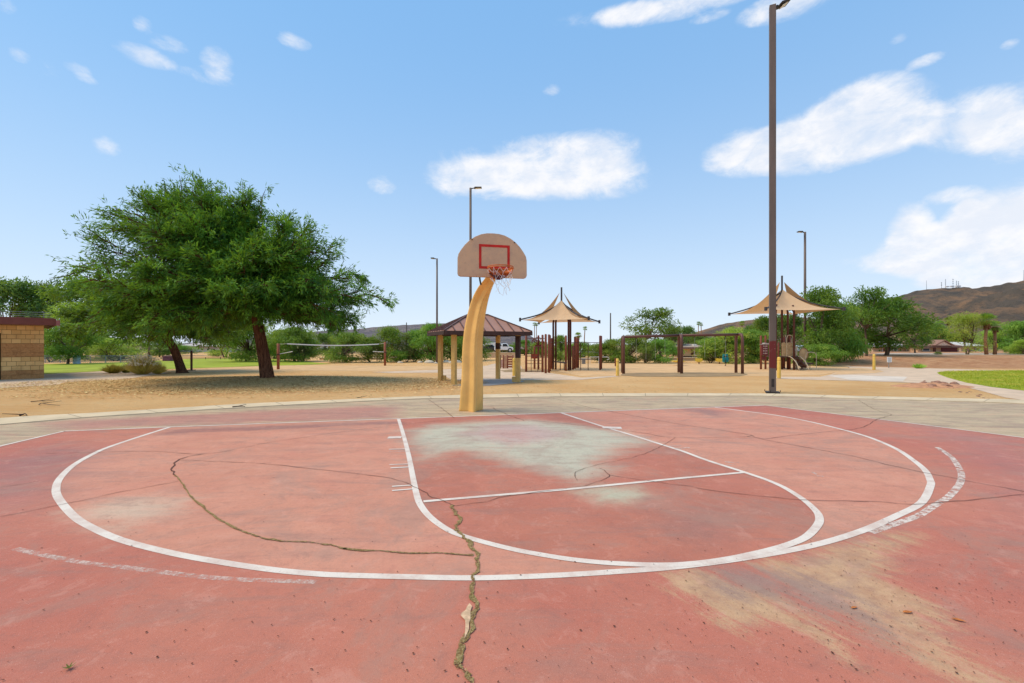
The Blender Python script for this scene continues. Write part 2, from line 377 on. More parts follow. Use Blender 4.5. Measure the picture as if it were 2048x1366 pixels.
def court():
    xs = np.concatenate([np.arange(-17, -8, .25), np.arange(-8, 9, .09), np.arange(9, 19.01, .25)])
    sp = resample(cn, 400); cx = np.array([p.x for p in sp]); cy = np.array([p.y for p in sp]); o_ = np.argsort(cx)
    top = np.interp(xs, cx[o_], cy[o_]) + .005
    T = np.linspace(0, 1, 170) ; T = T * .5 + .5 * T ** 1.3
    PX = np.repeat(xs[None, :], len(T), 0); PY = -4 + (top[None, :] + 4) * T[:, None]
    nx = len(xs); V = np.stack([PX.ravel(), PY.ravel(), np.full(PX.size, .003)], 1)
    ii, jj = np.meshgrid(np.arange(nx - 1), np.arange(len(T) - 1)); q = (jj * nx + ii).ravel()
    Fq = np.stack([q, q + 1, q + nx + 1, q + nx], 1)
    pw = lambda px: xy(px)
    L0 = pw(left_side)[::-1]; R0 = pw(right_side); BL = pw(base_line)
    dl = (L0[0][0] - .3 * 12, -8); dr = (R0[-1][0] + 1.6, -8)
    polys = {
     'in_court': [(L0[0][0] - .5, -9)] + L0[:-1] + BL + R0[1:] + [(R0[-1][0] + 3, -9)],
     'in_arc': pw(court_lines_px['arc']), 'in_key': pw(court_lines_px['key']),
     'teal': pw(z4([(390,290),(560,262),(900,238),(1120,232),(1400,262),(1650,300),(1840,372),(1720,395),(1650,430),(1520,490),(1640,515),(1560,545),(1400,600),(1220,545),(1000,495),(850,440),(700,420),(480,470),(425,400)])),
     'mauve': pw(z4([(700,310),(900,262),(1150,262),(1330,310),(1250,350),(1000,375),(820,350)])),
     'teal_b': pw(z4([(1360,650),(1500,628),(1740,628),(1815,680),(1700,722),(1500,722)])),
     'tan_a': pw(z8([(-60,390),(60,350),(240,360),(360,420),(560,480),(700,570),(850,670),(1000,760),(1070,880),(985,890),(830,765),(620,690),(260,680),(140,520),(-40,500)])),
     'tan_b': pw(z8([(480,310),(760,250),(1000,190),(1150,150),(1430,130),(1440,180),(1300,250),(1270,400),(1430,480),(1590,560),(1600,690),(1700,850),(1960,1010),(2200,1140),(1900,1120),(1500,915),(1250,775),(1050,660),(760,500),(560,380)])),
     'grey_a': pw(z8([(200,330),(330,330),(600,370),(1000,450),(1180,560),(1300,700),(1380,800),(1280,770),(1000,640),(880,600),(760,560),(640,480),(600,500),(330,500)])),
     'dust': pw(z3([(400,770),(700,705),(930,690),(1080,700),(1000,790),(760,880),(640,900),(480,830)])),
     'dark_a': pw(z3([(60,450),(300,390),(560,400),(520,450),(330,600),(300,700),(60,760),(-200,700),(-200,520)])),
     'dark_b': pw([(300,862),(560,850),(800,842),(800,848),(560,860),(330,868)]),
     'dark_c': pw(z5([(-10,170),(150,165),(320,185),(250,215),(60,180)])),
     'grey_key': pw(z8([(0,20),(300,10),(420,60),(380,160),(200,200),(0,170),(-100,90)])),
     'mauve_r': pw(z5([(1300,250),(2048,350),(2400,600),(2400,1000),(1900,900),(1780,560),(1560,360)])),
     'red_back': pw([(60,845),(420,826),(700,812),(800,812),(800,838),(342,854),(128,863)]),
    }
    o = np_mesh('court', V, Fq, None, smooth=True)
    for k, p in polys.items():
        at = o.data.attributes.new(k, 'FLOAT', 'POINT'); at.data.foreach_set('value', sd_poly(PX, PY, p).ravel().astype(np.float32))
    t = NT('court acrylic paint')
    nA = t.noise(1.1, 8, .68, .3); nB = t.noise(6, 8, .72); nC = t.noise(45, 5, .75); nD = t.noise(.28, 4, .55)
    st = t.noise(2.2, 8, .7, .6, stretch=(.35, 1.7, 1))
    nm = lambda x, amp: t.math('MULTIPLY_ADD', x, amp, -amp / 2)
    wob = t.math('ADD', nm(nA, .55), t.math('ADD', nm(nB, .3), nm(nC, .14)))
    wobs = t.math('ADD', wob, nm(st, .8))
    K = .92
    red = t.mix(t.step(nD, .36, .64), A(207, 127, 100, K), A(196, 110, 88, K))
    light = t.mix(t.step(nA, .3, .7), A(214, 141, 112, K), A(225, 154, 124, K))
    keyc = t.mix(t.step(nA, .3, .7), A(204, 124, 97, K), A(190, 112, 88, K))
    grey = t.mix(t.step(st, .35, .65), A(212, 186, 146, K), A(184, 162, 128, K))
    f_arc = t.step(t.attr('in_arc'), -.02, .02); f_key = t.step(t.attr('in_key'), -.02, .02); f_ct = t.step(t.attr('in_court'), -.02, .02)
    c = t.mix(f_arc, red, light); c = t.mix(f_key, c, keyc)
    def ov(c, name, col, lo, hi, amt=1.0, w=None):
        f = t.step(t.math('ADD', t.attr(name), w if w is not None else wob), lo, hi)
        return t.mix(t.math('MULTIPLY', f, amt), c, col)
    c = ov(c, 'dark_a', A(150, 108, 108, K), -.6, .7, .6, wobs)
    c = ov(c, 'dark_b', A(128, 84, 84, K), -.15, .2, .6, wobs)
    c = ov(c, 'dust', A(222, 192, 162, K), -.25, .35, .85, wobs)
    c = ov(c, 'teal', A(205, 200, 172, K), -.3, .45, .95, wobs)
    c = ov(c, 'mauve', A(202, 166, 156, K), -.3, .35, .8, wobs)
    c = ov(c, 'teal_b', A(200, 198, 166, K), -.22, .25, .9)
    c = ov(c, 'grey_key', A(150, 118, 106, K), -.3, .35, .55, wobs)
    c = ov(c, 'dark_c', A(150, 110, 104, K), -.25, .3, .7, wobs)
    c = ov(c, 'mauve_r', A(184, 122, 112, K), -.4, .7, .6, wobs)
    tanc = t.mix(t.step(nB, .35, .65), A(218, 178, 132, K), A(198, 154, 114, K))
    nE = t.noise(70, 6, .9); mrot = t.n('ShaderNodeMapping'); mrot.inputs['Rotation'].default_value = (0, 0, math.radians(60)); t.t.links.new(t.tc.outputs['Object'], mrot.inputs[0]); dg = t.noise(3.0, 8, .75, .3, vec=mrot.outputs[0], stretch=(.45, 3.2, 1)); wsp = t.math('ADD', t.math('ADD', t.math('MULTIPLY', wob, .3), nm(dg, .75)), nm(nE, .5))
    c = ov(c, 'tan_a', tanc, -.07, .12, .88, wsp); c = ov(c, 'tan_b', tanc, -.09, .14, .84, wsp)
    c = ov(c, 'grey_a', A(160, 130, 116, K), -.1, .16, .8, wsp)
    g2 = t.mix(t.math('MULTIPLY', t.step(t.math('ADD', t.attr('red_back'), wobs), -.3, .5), .75), grey, A(196, 124, 110, K))
    c = t.mix(f_ct, g2, c)
    # broad staining, fine speckle, chips
    c = t.mix(t.math('MULTIPLY', t.step(st, .48, .70), .42), c, A(158, 122, 108, K))
    c = t.mix(t.math('MULTIPLY', t.step(t.noise(1.7, 8, .7, .5), .56, .75), .30), c, A(230, 178, 152, K))
    sp_ = t.noise(170, 2, .6)
    c = t.mix(t.math('MULTIPLY', t.step(sp_, .60, .70), .35), c, A(120, 78, 70, K))
    c = t.mix(t.math('MULTIPLY', t.step(t.noise(120, 2, .6), .64, .74), .4), c, A(238, 190, 176, K))
    c = t.mix(t.math('MULTIPLY', t.step(t.noise(16, 9, .8), .62, .70), .5), c, A(214, 160, 142, K))
    grit = t.noise(26, 10, .85, .2); c = t.mix(t.math('MULTIPLY', t.step(grit, .5, .64), .22), c, A(132, 84, 74, K))
    c = t.mix(t.math('MULTIPLY', t.step(t.noise(300, 2, .7), .55, .7), .35), c, A(236, 186, 168, K)); c = t.mix(t.math('MULTIPLY', t.step(t.noise(340, 2, .7, vec=None, stretch=(1, 1.1, 1)), .56, .7), .4), c, A(120, 66, 58, K))
    blot = t.noise(.75, 9, .72, 1.2); c = t.mix(t.math('MULTIPLY', t.step(blot, .48, .64), .42), c, A(172, 138, 120, K)); c = t.mix(t.math('MULTIPLY', t.step(blot, .48, .36), .18), c, A(214, 128, 108, K))
    gm = t.noise(4.5, 10, .8, .6); c = t.mix(t.math('MULTIPLY', t.step(gm, .52, .62), .22), c, A(146, 104, 92, K)); c = t.mix(t.math('MULTIPLY', t.step(gm, .46, .38), .2), c, A(232, 172, 150, K))
    rgh = t.math('MULTIPLY_ADD', nB, .25, .62)
    m = t.pbr(c, rgh, normal=t.bump(t.math('ADD', nC, t.math('MULTIPLY', sp_, .6)), .22, .006), spec=.25)
    o.data.materials[0] = m; struct(o)
court()

def ribbon(name, pts, w, z, mat, n=3, jit=0.0, closed=False, seed=1, wj=0.0):
    p3 = smooth_path([Vector((p[0], p[1], 0)) for p in pts], n) if n > 1 else [Vector((p[0], p[1], 0)) for p in pts]
    r = random.Random(seed); vs = []; k = len(p3)
    if jit:
        fine = []
        for a, b in zip(p3, p3[1:]):
            m = max(1, int((b - a).length / .07))
            for q in range(m): fine.append(a.lerp(b, q / m))
        fine.append(p3[-1]); p3 = fine; k = len(p3)
        for i in range(k):
            q = p3[i]; s = jit * 2.2
            dx = mnoise.noise((q.x * 7, q.y * 7, seed)) * s + r.uniform(-1, 1) * jit * .5
            dy = mnoise.noise((q.x * 7 + 9, q.y * 7, seed + 4)) * s + r.uniform(-1, 1) * jit * .5
            p3[i] = Vector((q.x + dx, q.y + dy, 0))
    for i in range(k):
        d = (p3[min(i + 1, k - 1)] - p3[max(i - 1, 0)]); d.normalize(); x = Vector((-d.y, d.x, 0))
        ww = w * (1 + wj * r.uniform(-1, 1)); 
        vs += [(p3[i] + x * ww / 2 + Vector((0, 0, z)))[:], (p3[i] - x * ww / 2 + Vector((0, 0, z)))[:]]
    fs = [(2 * i, 2 * i + 1, 2 * i + 3, 2 * i + 2) for i in range(k - 1)]
    return vs, fs
def line_mat(name, lo, hi, col=(250, 232, 212), amt=1.0):
    t = NT(name); n = t.math('ADD', t.math('MULTIPLY', t.noise(14, 8, .75), .7), t.math('MULTIPLY', t.noise(70, 4, .8), .3))
    c = t.mix(t.step(t.noise(3, 6, .7), .4, .65), A(*col, .86), A(232, 204, 184, .86))
    c = t.mix(t.math('MULTIPLY', t.step(t.noise(90, 3), .58, .7), .35), c, A(180, 150, 140, .8))
    b = t.n('ShaderNodeBsdfPrincipled'); t.put(c, b.inputs['Base Color']); b.inputs['Roughness'].default_value = .7
    tr = t.n('ShaderNodeBsdfTransparent'); mx = t.n('ShaderNodeMixShader'); t.put(t.math('MULTIPLY', t.step(n, lo, hi), amt), mx.inputs[0])
    t.t.links.new(tr.outputs[0], mx.inputs[1]); t.t.links.new(b.outputs[0], mx.inputs[2]); t.t.links.new(mx.outputs[0], t.out.inputs[0])
    return t.m
M_line = line_mat('white court paint', .28, .36); M_ghost = line_mat('worn ghost paint', .40, .62, (246, 214, 194), .8); M_faint = line_mat('faded court paint', .42, .6, amt=.8)
lines = MB(); ZL = .0055
for key, w in (('arc', .066), ('key', .064)):
    a, b = ribbon(key, xy(court_lines_px[key]), w, ZL if key == 'arc' else ZL + .0008, None, 4); lines.add(a, b)
for pts, w in ((base_line, .055), (left_side, .06), (right_side, .05), ([(847, 1004), (1141, 979), (1365, 957), (1485, 946)], .056)):
    a, b = ribbon('l', xy(pts), w, ZL + .0016, None, 1); lines.add(a, b)
def mark(a, b, w, mb):
    v, f = ribbon('m', xy([a, b]), w, ZL + .0024, None, 1); mb.add(v, f)
for a, b, w in [((776, 875.8), (803, 875.2), .17), ((778, 899.5), (811, 898.8), .035), ((779, 930.3), (817, 929), .03), ((781, 937), (818, 935), .04), ((784, 974), (824, 971.5), .035), ((784, 982.5), (826, 979), .035), ((1205, 855.5), (1243, 856.5), .2)]:
    mark(a, b, w, lines)
struct(lines.build('court_lines', M_line))
fl = MB()
for a, b, w in [((1270, 871.5), (1292, 870.6), .04), ((1278, 876), (1303, 875), .04), ((1338, 893.5), (1363, 892), .045), ((1348, 898), (1380, 896.5), .05), ((1450, 925), (1478, 926), .05), ((1455, 930), (1472, 930.5), .04), ((778, 904), (810, 903.5), .03), ((1594, 948), (1605, 949), .03), ((1625, 945), (1633, 950), .03), ((1634, 953), (1647, 954), .03)]:
    mark(a, b, w, fl)
struct(fl.build('court_lines', M_faint))
gh = MB()
for pts, w in (([(30, 1098), (68, 1107), (113, 1116), (164, 1126), (239, 1134.5), (308, 1143), (376, 1151.6), (444, 1158), (530, 1162), (632, 1165)], .05),):
    a, b = ribbon('g', xy(pts), w, ZL - .001, None, 3); gh.add(a, b)
struct(gh.build('court_lines', M_ghost))
a, b = ribbon('g', xy([(1874, 895), (1902, 914), (1919, 938), (1923, 955), (1917, 972), (1895, 996), (1867, 1013), (1837, 1032), (1792, 1048), (1741, 1066)]), .062, ZL - .001, None, 3); g2_ = MB(); g2_.add(a, b)
struct(g2_.build('court_lines', line_mat("patchy white arc", .42, .53, (248, 226, 206), .95)))

cracks = [([(0,1035),(120,1011),(239,985.6),(355.5,964)], .012, 0), ([(92,907.7),(205,905),(308,903.5),(403,909),(478.5,898),(533,886.5),(615,874.5),(690,863.5),(800,850.6),(905.6,839)], .011, 0),
 ([(403,909),(359,919),(345,939.5),(352,951)], .02, 0), ([(352,951),(359,961.7),(379,989),(410,1020),(451,1047),(513,1074.7),(564,1083),(649,1090),(690,1099)], .015, 1), ([(690,1099),(817,1106),(947,1111.6)], .016, 1),
 ([(359,921),(513,927.5),(598,936),(690,945.5),(782.5,958),(827,973.6),(864.6,996),(885,1001),(905.6,1012)], .011, 0),
 ([(905.6,1012),(906,1022),(916,1038),(911,1055),(922,1071),(941.5,1088),(952,1109),(952,1136),(941.5,1156.7),(948,1184),(953.4,1211),(943,1239),(938,1273),(922.7,1310.5),(916,1331),(933,1355),(940,1400),(950,1600)], .024, 1),
 ([(905.6,1012),(916,1012),(970.5,1004),(1022,992),(1141,977),(1193,965),(1218,951),(1199.5,937.7)], .011, 0), ([(1218,951),(1278,960),(1329,967),(1375,973),(1450.5,985.6),(1604,1001),(1741,1004),(1826.5,1010),(1881,1006),(1963,999),(2048,989),(2200,970)], .011, 0),
 ([(1153,961.7),(1153,944.6),(1193,931),(1278,912),(1322.6,893),(1350,876)], .009, 0), ([(1049,840),(1141,849),(1240.5,861),(1295,867.7),(1350,876.5),(1495,874.5),(1532,878),(1587,871),(1672.7,862.5),(1724,855.7),(1754.7,838.6),(1782,830),(1751,820),(1717,801)], .013, 0),
 ([(1097,794),(1175.6,814.7),(1213,822),(1348,847),(1450.5,862.5),(1502,871),(1526,879.6),(1690,910),(1792,934),(1929,961.7),(2048,984),(2300,1030)], .015, 0), ([(856,799),(881.7,816),(909,837)], .016, 0), ([(984,816),(1015,830),(1049,842)], .02, 0), ([(0,976),(75,964)], .01, 0), ([(1502,871),(1496,874.5)], .012, 0), ([(1943,804),(1990,812),(2048,822)], .012, 0)]
M_crack = simple('crack grime', (120, 78, 62), .95, k=.8, var=.3, scale=30)
def weedmat():
    t = NT('crack soil and dry weeds'); n = t.noise(60, 5, .8); n2 = t.noise(9, 4)
    c = t.mix(t.step(n, .4, .62), A(160, 122, 76, .85), A(214, 182, 126, .9)); c = t.mix(t.math('MULTIPLY', t.step(n2, .5, .65), .35), c, A(134, 124, 66, .85))
    al = t.step(t.math('ADD', t.math('MULTIPLY', t.noise(38, 5, .75), .6), t.math('MULTIPLY', t.noise(7, 3), .4)), .44, .47)
    return t.pbr(c, .95, normal=t.bump(n, 1.0, .02), spec=.1, alpha=al)
M_weed = weedmat()
cm, wmb = MB(), MB(); weeds_v = []; weeds_f = []
for i, (pts, w, kind) in enumerate(cracks):
    a, b = ribbon('c', xy(pts), w * (1.25 if kind else .62), ZL + .0034, None, 5, jit=.010 if w < .02 else .02, seed=i, wj=.5)
    (wmb if kind else cm).add(a, b)
    if kind:
        a, b = ribbon('c', xy(pts), w * .38, ZL + .0027, None, 5, jit=.010 if w < .02 else .02, seed=i, wj=.6); cm.add(a, b)
struct(cm.build('court_cracks', M_crack)); struct(wmb.build('court_cracks', M_weed))
# dry weed tufts growing in the wide cracks
def tufts():
    r = random.Random(5); V = []; Fc = []
    for i, (pts, w, kind) in enumerate(cracks):
        if not kind: continue
        a, _ = ribbon('c', xy(pts), w, .01, None, 5, jit=.010 if w < .02 else .02, seed=i, wj=.5)
        for k in range(0, len(a) - 3, 2):
            for q in range(9 if w > .02 else 4):
                t_ = r.random(); s = r.random(); p = Vector(a[k]).lerp(Vector(a[k + 1]), s * 1.3 - .15).lerp(Vector(a[k + 2]), t_)
                an = r.uniform(0, 6.28); L = r.uniform(.003, .011); d = Vector((math.cos(an), math.sin(an), r.uniform(.15, .9))) * L
                x = Vector((-math.sin(an), math.cos(an), 0)) * r.uniform(.001, .002); p.z = .010; o = len(V)
                V += [p - x, p + x, p + d]; Fc.append((o, o + 1, o + 2))
    t = NT('dry weed blades'); g = t.n('ShaderNodeNewGeometry').outputs['Random Per Island']
    c = t.mix(g, A(224, 196, 138, .95), A(152, 136, 74, .9)); m = t.pbr(c, .9, spec=.1)
    tag(np_mesh('crack_weeds', [tuple(v) for v in V], Fc, m), 'dry olive weeds filling the long cracks in the red court', 'weeds', kind='stuff')
tufts()
# patch of bare mortar beside the near crack
pm = MB(); pts = [(939,1210),(944,1216),(941,1226),(941,1242),(938,1250),(938,1262),(933,1274),(929,1282),(930,1266),(931,1254),(930,1244),(926,1240),(921,1234),(924,1229),(931,1224),(934,1217)]
pm.add([G(u, v, .0) + Vector((0, 0, .012)) for u, v in pts], [tuple(range(len(pts)))]); struct(pm.build('mortar_patch', simple('tan mortar', (214, 176, 138), .95, var=.2, scale=30)))
# small dark crumbs, leaf bits over the court
def crumbs():
    r = random.Random(11); V = []; Fc = []
    def bit(x, y, s, flat):
        n = r.randint(4, 6); o = len(V); a0 = r.uniform(0, 6.3); e = r.uniform(.3, 1)
        for k in range(n):
            a = a0 + 6.283 * k / n; q = s * r.uniform(.6, 1.1); ca, sa = math.cos(a) * q, math.sin(a) * q * e
            V.append((x + ca * math.cos(a0) - sa * math.sin(a0), y + ca * math.sin(a0) + sa * math.cos(a0), .0095))
        V.append((x, y, .0095 + s * flat))
        for k in range(n): Fc.append((o + k, o + (k + 1) % n, o + n))
    for k in range(1000):
        v = 850 + 520 * r.random() ** .8; u = r.uniform(-20, 2070); p = G(u, v)
        bit(p.x, p.y, r.choice((.002, .0025, .003, .0035, .0045, .006, .008)) , .3)
    for k in range(420):
        u = r.gauss(1730, 190); v = r.gauss(1220, 75)
        if v < 1100 or v > 1390: continue
        p = G(u, v); bit(p.x, p.y, r.uniform(.002, .006), .3)
    m = simple('dark leaf crumbs', (112, 66, 46), .95, k=.8, var=.5, scale=8)
    tag(np_mesh('leaf_crumbs', V, Fc, m), 'dark crumbs and leaf bits scattered over the red court', 'debris', kind='stuff')
crumbs()
def dry_leaf(u, v, s, rz, label):
    p = G(u, v); c, sn = math.cos(rz), math.sin(rz); prof = [(-1, 0), (-.5, .35), (.1, .42), (.7, .2), (1.1, 0), (.6, -.25), (0, -.4), (-.6, -.25)]
    mb = MB(); vs = [(p.x + s * (a * c - b * sn), p.y + s * (a * sn + b * c), .0098 + s * .15 * abs(b)) for a, b in prof] + [(p.x, p.y, .0105)]
    mb.add(vs, [(i, (i + 1) % 8, 8) for i in range(8)])
    tag(mb.build('dry_leaf', simple('orange dry leaf', (190, 110, 50), .8, var=.3, scale=40)), label, 'leaf', 'dry leaves on the court')
dry_leaf(1708, 1218, .022, .3, 'small orange dry leaf on the grey streak of the worn tan patch')
dry_leaf(1917, 1243, .03, -.5, 'curled orange dry leaf lying right of the worn tan patch')
dry_leaf(1815, 1227, .03, .1, 'brown dry leaf on the tan patch between the two orange leaves')
lv = G(138, 1340)
mb = MB()
for k in range(7):
    a = k * .9; d = Vector((math.cos(a), math.sin(a), .5)) * .02; x = Vector((-math.sin(a), math.cos(a), 0)) * .005
    b0 = Vector((lv.x, lv.y, .01)); mb.add([b0 - x, b0 + x, b0 + d + x * .6, b0 + d * 1.3], [(0, 1, 2, 3)])
tag(mb.build('weed_tuft', simple('olive weed', (120, 116, 50), .9)), 'tiny olive weed tuft on the red court near the lower left', 'weed')

# ------------------------------------------------------------------ basketball hoop
M_pole = simple('mustard painted pole', (240, 188, 106), .5, k=1.0, var=.10, scale=2.5, spec=.35, bscale=25, dirt=None)
cE = Vector((.228, -.974, 0)); cX = Vector((.974, .228, 0))      # court axes: out from the baseline, along it
def hoop():
    b = G(942, 821); root = thing('basketball_hoop', (b.x, b.y, 0), 'basketball hoop with tan fan backboard on a curved mustard pole', 'basketball hoop')
    path = [(b.x, b.y, -.02), P(944, 780, 10.45), P(945, 740, 10.44), P(945, 700, 10.42), P(948, 660, 10.38), P(954, 625, 10.3), P(962, 595, 10.2), P(972, 572, 10.0), P(982, 556, 9.75), P(990, 543, 9.45), P(994, 536, 9.25)]
    path = smooth_path(path, 5)
    n = 24; mb = MB(); vs = []; k = len(path); wid = [(0, .29), (.15, .26), (.4, .23), (.6, .19), (.8, .15), (1, .12)]
    fr = Vector((0, -1, 0))
    for i, p in enumerate(path):
        t = i / (k - 1); w = np.interp(t, [a for a, _ in wid], [c for _, c in wid])
        d = (path[min(i + 1, k - 1)] - path[max(i - 1, 0)]).normalized(); x = d.cross(fr)
        x = (Vector((1, 0, 0)) - d * d.x).normalized(); y = d.cross(x)
        for j in range(n * 2):
            a = 2 * math.pi * (j + .5) / (n * 2) ; al = a - math.radians(20)
            q = abs(((al * 4 / (2 * math.pi)) % 1) - .5) * 2          # 1 at ridges
            rr = w * (.52 + .50 * q ** 1.8)
            vs.append(p + (x * math.cos(a) * rr + y * math.sin(a) * rr))
    m2 = n * 2
    fs = [(i * m2 + j, i * m2 + (j + 1) % m2, (i + 1) * m2 + (j + 1) % m2, (i + 1) * m2 + j) for i in range(k - 1) for j in range(m2)]
    fs += [tuple(range(m2))[::-1], tuple(range((k - 1) * m2, k * m2))]
    mb.add(vs, fs); mb.build('pole', M_pole, root, smooth=True)
    # backboard
    c = P(986, 554.5, 9.05); 
    half = [(.0, .885), (.12, .88), (.24, .855), (.36, .80), (.47, .725), (.56, .635), (.63, .54), (.685, .45), (.703, .37), (.705, .06), (.69, .02), (.65, 0)]
    prof = [(-x, z) for x, z in half[::-1]] + half[1:]
    mb = MB(); mb.prism([c + cX * x + Vector((0, 0, z)) for x, z in prof], -cE * .045)
    t = NT('weathered tan backboard'); n1 = t.noise(3.5, 6, .65); n2 = t.noise(18, 5, .7)
    cc = t.mix(t.step(n1, .35, .65), A(222, 180, 138, .95), A(206, 168, 134, .95)); cc = t.mix(t.math('MULTIPLY', t.step(n2, .55, .75), .4), cc, A(176, 140, 116, .8))
    mbd = t.pbr(cc, .6, normal=t.bump(n2, .1, .01)); bd = mb.build('backboard', mbd, root, bevel=.006)
    mb = MB(); mb.prism([c - cE * .047 + cX * x * 1.004 + Vector((0, 0, (z - .42) * 1.006 + .42)) for x, z in prof], -cE * .012)
    mb.build('backboard_rim', simple('grey board edge', (130, 110, 90), .7), bd)
    red = simple('red target paint', (214, 40, 24), .55, k=.85); x0, x1, zb, zt, bw = -.285, .345, .165, .655, .05
    mb = MB(); f = cE * .0025
    for (a, b_, e, g) in ((x0, x1, zt - bw, zt), (x0, x1, zb, zb + bw), (x0, x0 + bw, zb + bw, zt - bw), (x1 - bw, x1, zb + bw, zt - bw)):
        mb.prism([c + f + cX * a + Vector((0, 0, e)), c + f + cX * b_ + Vector((0, 0, e)), c + f + cX * b_ + Vector((0, 0, g)), c + f + cX * a + Vector((0, 0, g))], cE * .002)
    mb.build('target_square', red, bd)
    for x, z in ((-.425, .735), (.445, .72)):
        mb = MB(); q = c + cX * x + Vector((0, 0, z)); mb.tube([q, q + cE * .02], .012, 8); mb.build('bolt', simple('dark bolt', (50, 30, 25), .5), bd)
    # rim
    rc = P(1001, 534, 8.62); R = .245; org = simple('rusty orange rim', (214, 108, 40), .55, k=.85, var=.25, scale=14, dirt=(120, 60, 34))
    mb = MB()
    for dz, rr in ((0, R), (-.028, R + .004)):
        mb.tube([rc + Vector((math.cos(a) * rr, math.sin(a) * rr, dz)) for a in np.linspace(0, 2 * math.pi, 41)], .009, 6, cap=False)
    rim = mb.build('rim', org, root, smooth=True)
    # sheet-metal collar and cone that braces the rim from the board
    ang = math.atan2(-cE.y, -cE.x); mb = MB(); N = 24; low = rc - cE * .26 + Vector((0, 0, -.235)); V = []
    for j in range(N + 1):
        a = ang + math.radians(-112 + 224 * j / N); p = rc + Vector((math.cos(a) * (R + .003), math.sin(a) * (R + .003), -.01))
        V += [p, p + Vector((0, 0, -.085)) + (low - p) * .12]
    mb.add(V, [(2 * j, 2 * j + 1, 2 * j + 3, 2 * j + 2) for j in range(N)]); mb.build('collar', org, rim, smooth=True, solid=.004)
    mb = MB(); V2 = []
    for j in range(N + 1):
        p = V[2 * j + 1]; q = low + (p - low) * .22; V2 += [p, q]
    mb.add(V2, [(2 * j, 2 * j + 1, 2 * j + 3, 2 * j + 2) for j in range(N)]); mb.build('brace_cone', simple('dark red brace', (110, 34, 26), .6, k=.8, var=.2, scale=10), rim, smooth=True, solid=.004)
    mb = MB(); bp = c + cE * .004 + cX * .03; mb.box(bp + Vector((0, 0, .06)) + cE * .012, (.16, .02, .2), rz=math.atan2(cX.y, cX.x)); mb.beam(bp + Vector((0, 0, .12)), rc - cE * (R), .14, .02)
    mb.build('mount', org, rim)
    # ragged net
    r = random.Random(3); mb = MB(); n = 12; rows = 5; pts = {}
    for i in range(rows + 1):
        for j in range(n):
            a = 2 * math.pi * (j + (.5 if i % 2 else 0)) / n; rr = R * (1 - .11 * i) if i < 4 else R * .55
            sag = .088 * i * (1 + .15 * r.uniform(-1, 1))
            pts[i, j] = rc + Vector((math.cos(a) * rr + r.uniform(-.02, .02) * min(i, 2) + .010 * i, math.sin(a) * rr + r.uniform(-.015, .015), -.03 - sag))
    for i in range(rows):
        for j in range(n):
            if r.random() < (.42 if i < 2 else .3) : continue
            for jj in ((j, (j - 1) % n) if i % 2 == 0 else (j, (j + 1) % n)):
                if r.random() < .12: continue
                a, b_ = pts[i, j], pts[i + 1, jj]; mid = (a + b_) / 2 + Vector((r.uniform(-.015, .015), r.uniform(-.015, .015), -.012))
                mb.tube(smooth_path([a, mid, b_], 3), .003, 4, cap=False)
    mb.build('net', simple('grey weathered cord', (232, 230, 226), .9), root)
    mb = MB(); q = P(960, 561, 9.4); mb.tube([q + Vector((-.01, 0, .08)), q, q + Vector((.02, 0, -.09))], .018, 6); mb.build('bracket', simple('dark bracket', (50, 46, 44), .6), root)
hoop()

# ------------------------------------------------------------------ lamp posts
def post_mat(name, red=False):
    t = NT(name); sx = t.n('ShaderNodeSeparateXYZ'); t.t.links.new(t.tc.outputs['Object'], sx.inputs[0])
    c = t.mix(t.step(t.noise(2.5, 5, .6, stretch=(1, 1, .2)), .3, .7), A(104, 88, 78, .8), A(126, 106, 94, .8))
    if red:
        z = t.math('ADD', sx.outputs[2], t.math('MULTIPLY', t.noise(9, 4), .08))
        f = t.math('MULTIPLY', t.step(z, .82, .85), t.step(t.math('MULTIPLY', z, -1), -1.72, -1.68))
        c = t.mix(f, c, A(116, 34, 26, .8))
        f2 = t.math('MULTIPLY', t.step(t.noise(22, 3, .7), .66, .7), t.math('MULTIPLY', t.step(z, 1.25, 1.3), t.step(t.math('MULTIPLY', z, -1), -1.62, -1.6)))
        c = t.mix(f2, c, A(210, 190, 180, .8))
    return t.pbr(c, .5, .0, t.bump(t.noise(30, 3), .08, .01), .4)
M_postp = post_mat('dark bronze post'); M_postr = post_mat('bronze post with red repaint', True)
M_dark = simple('dark bronze metal', (66, 58, 54), .5, k=.8)
M_glass = simple('lamp lens', (220, 214, 190), .3)
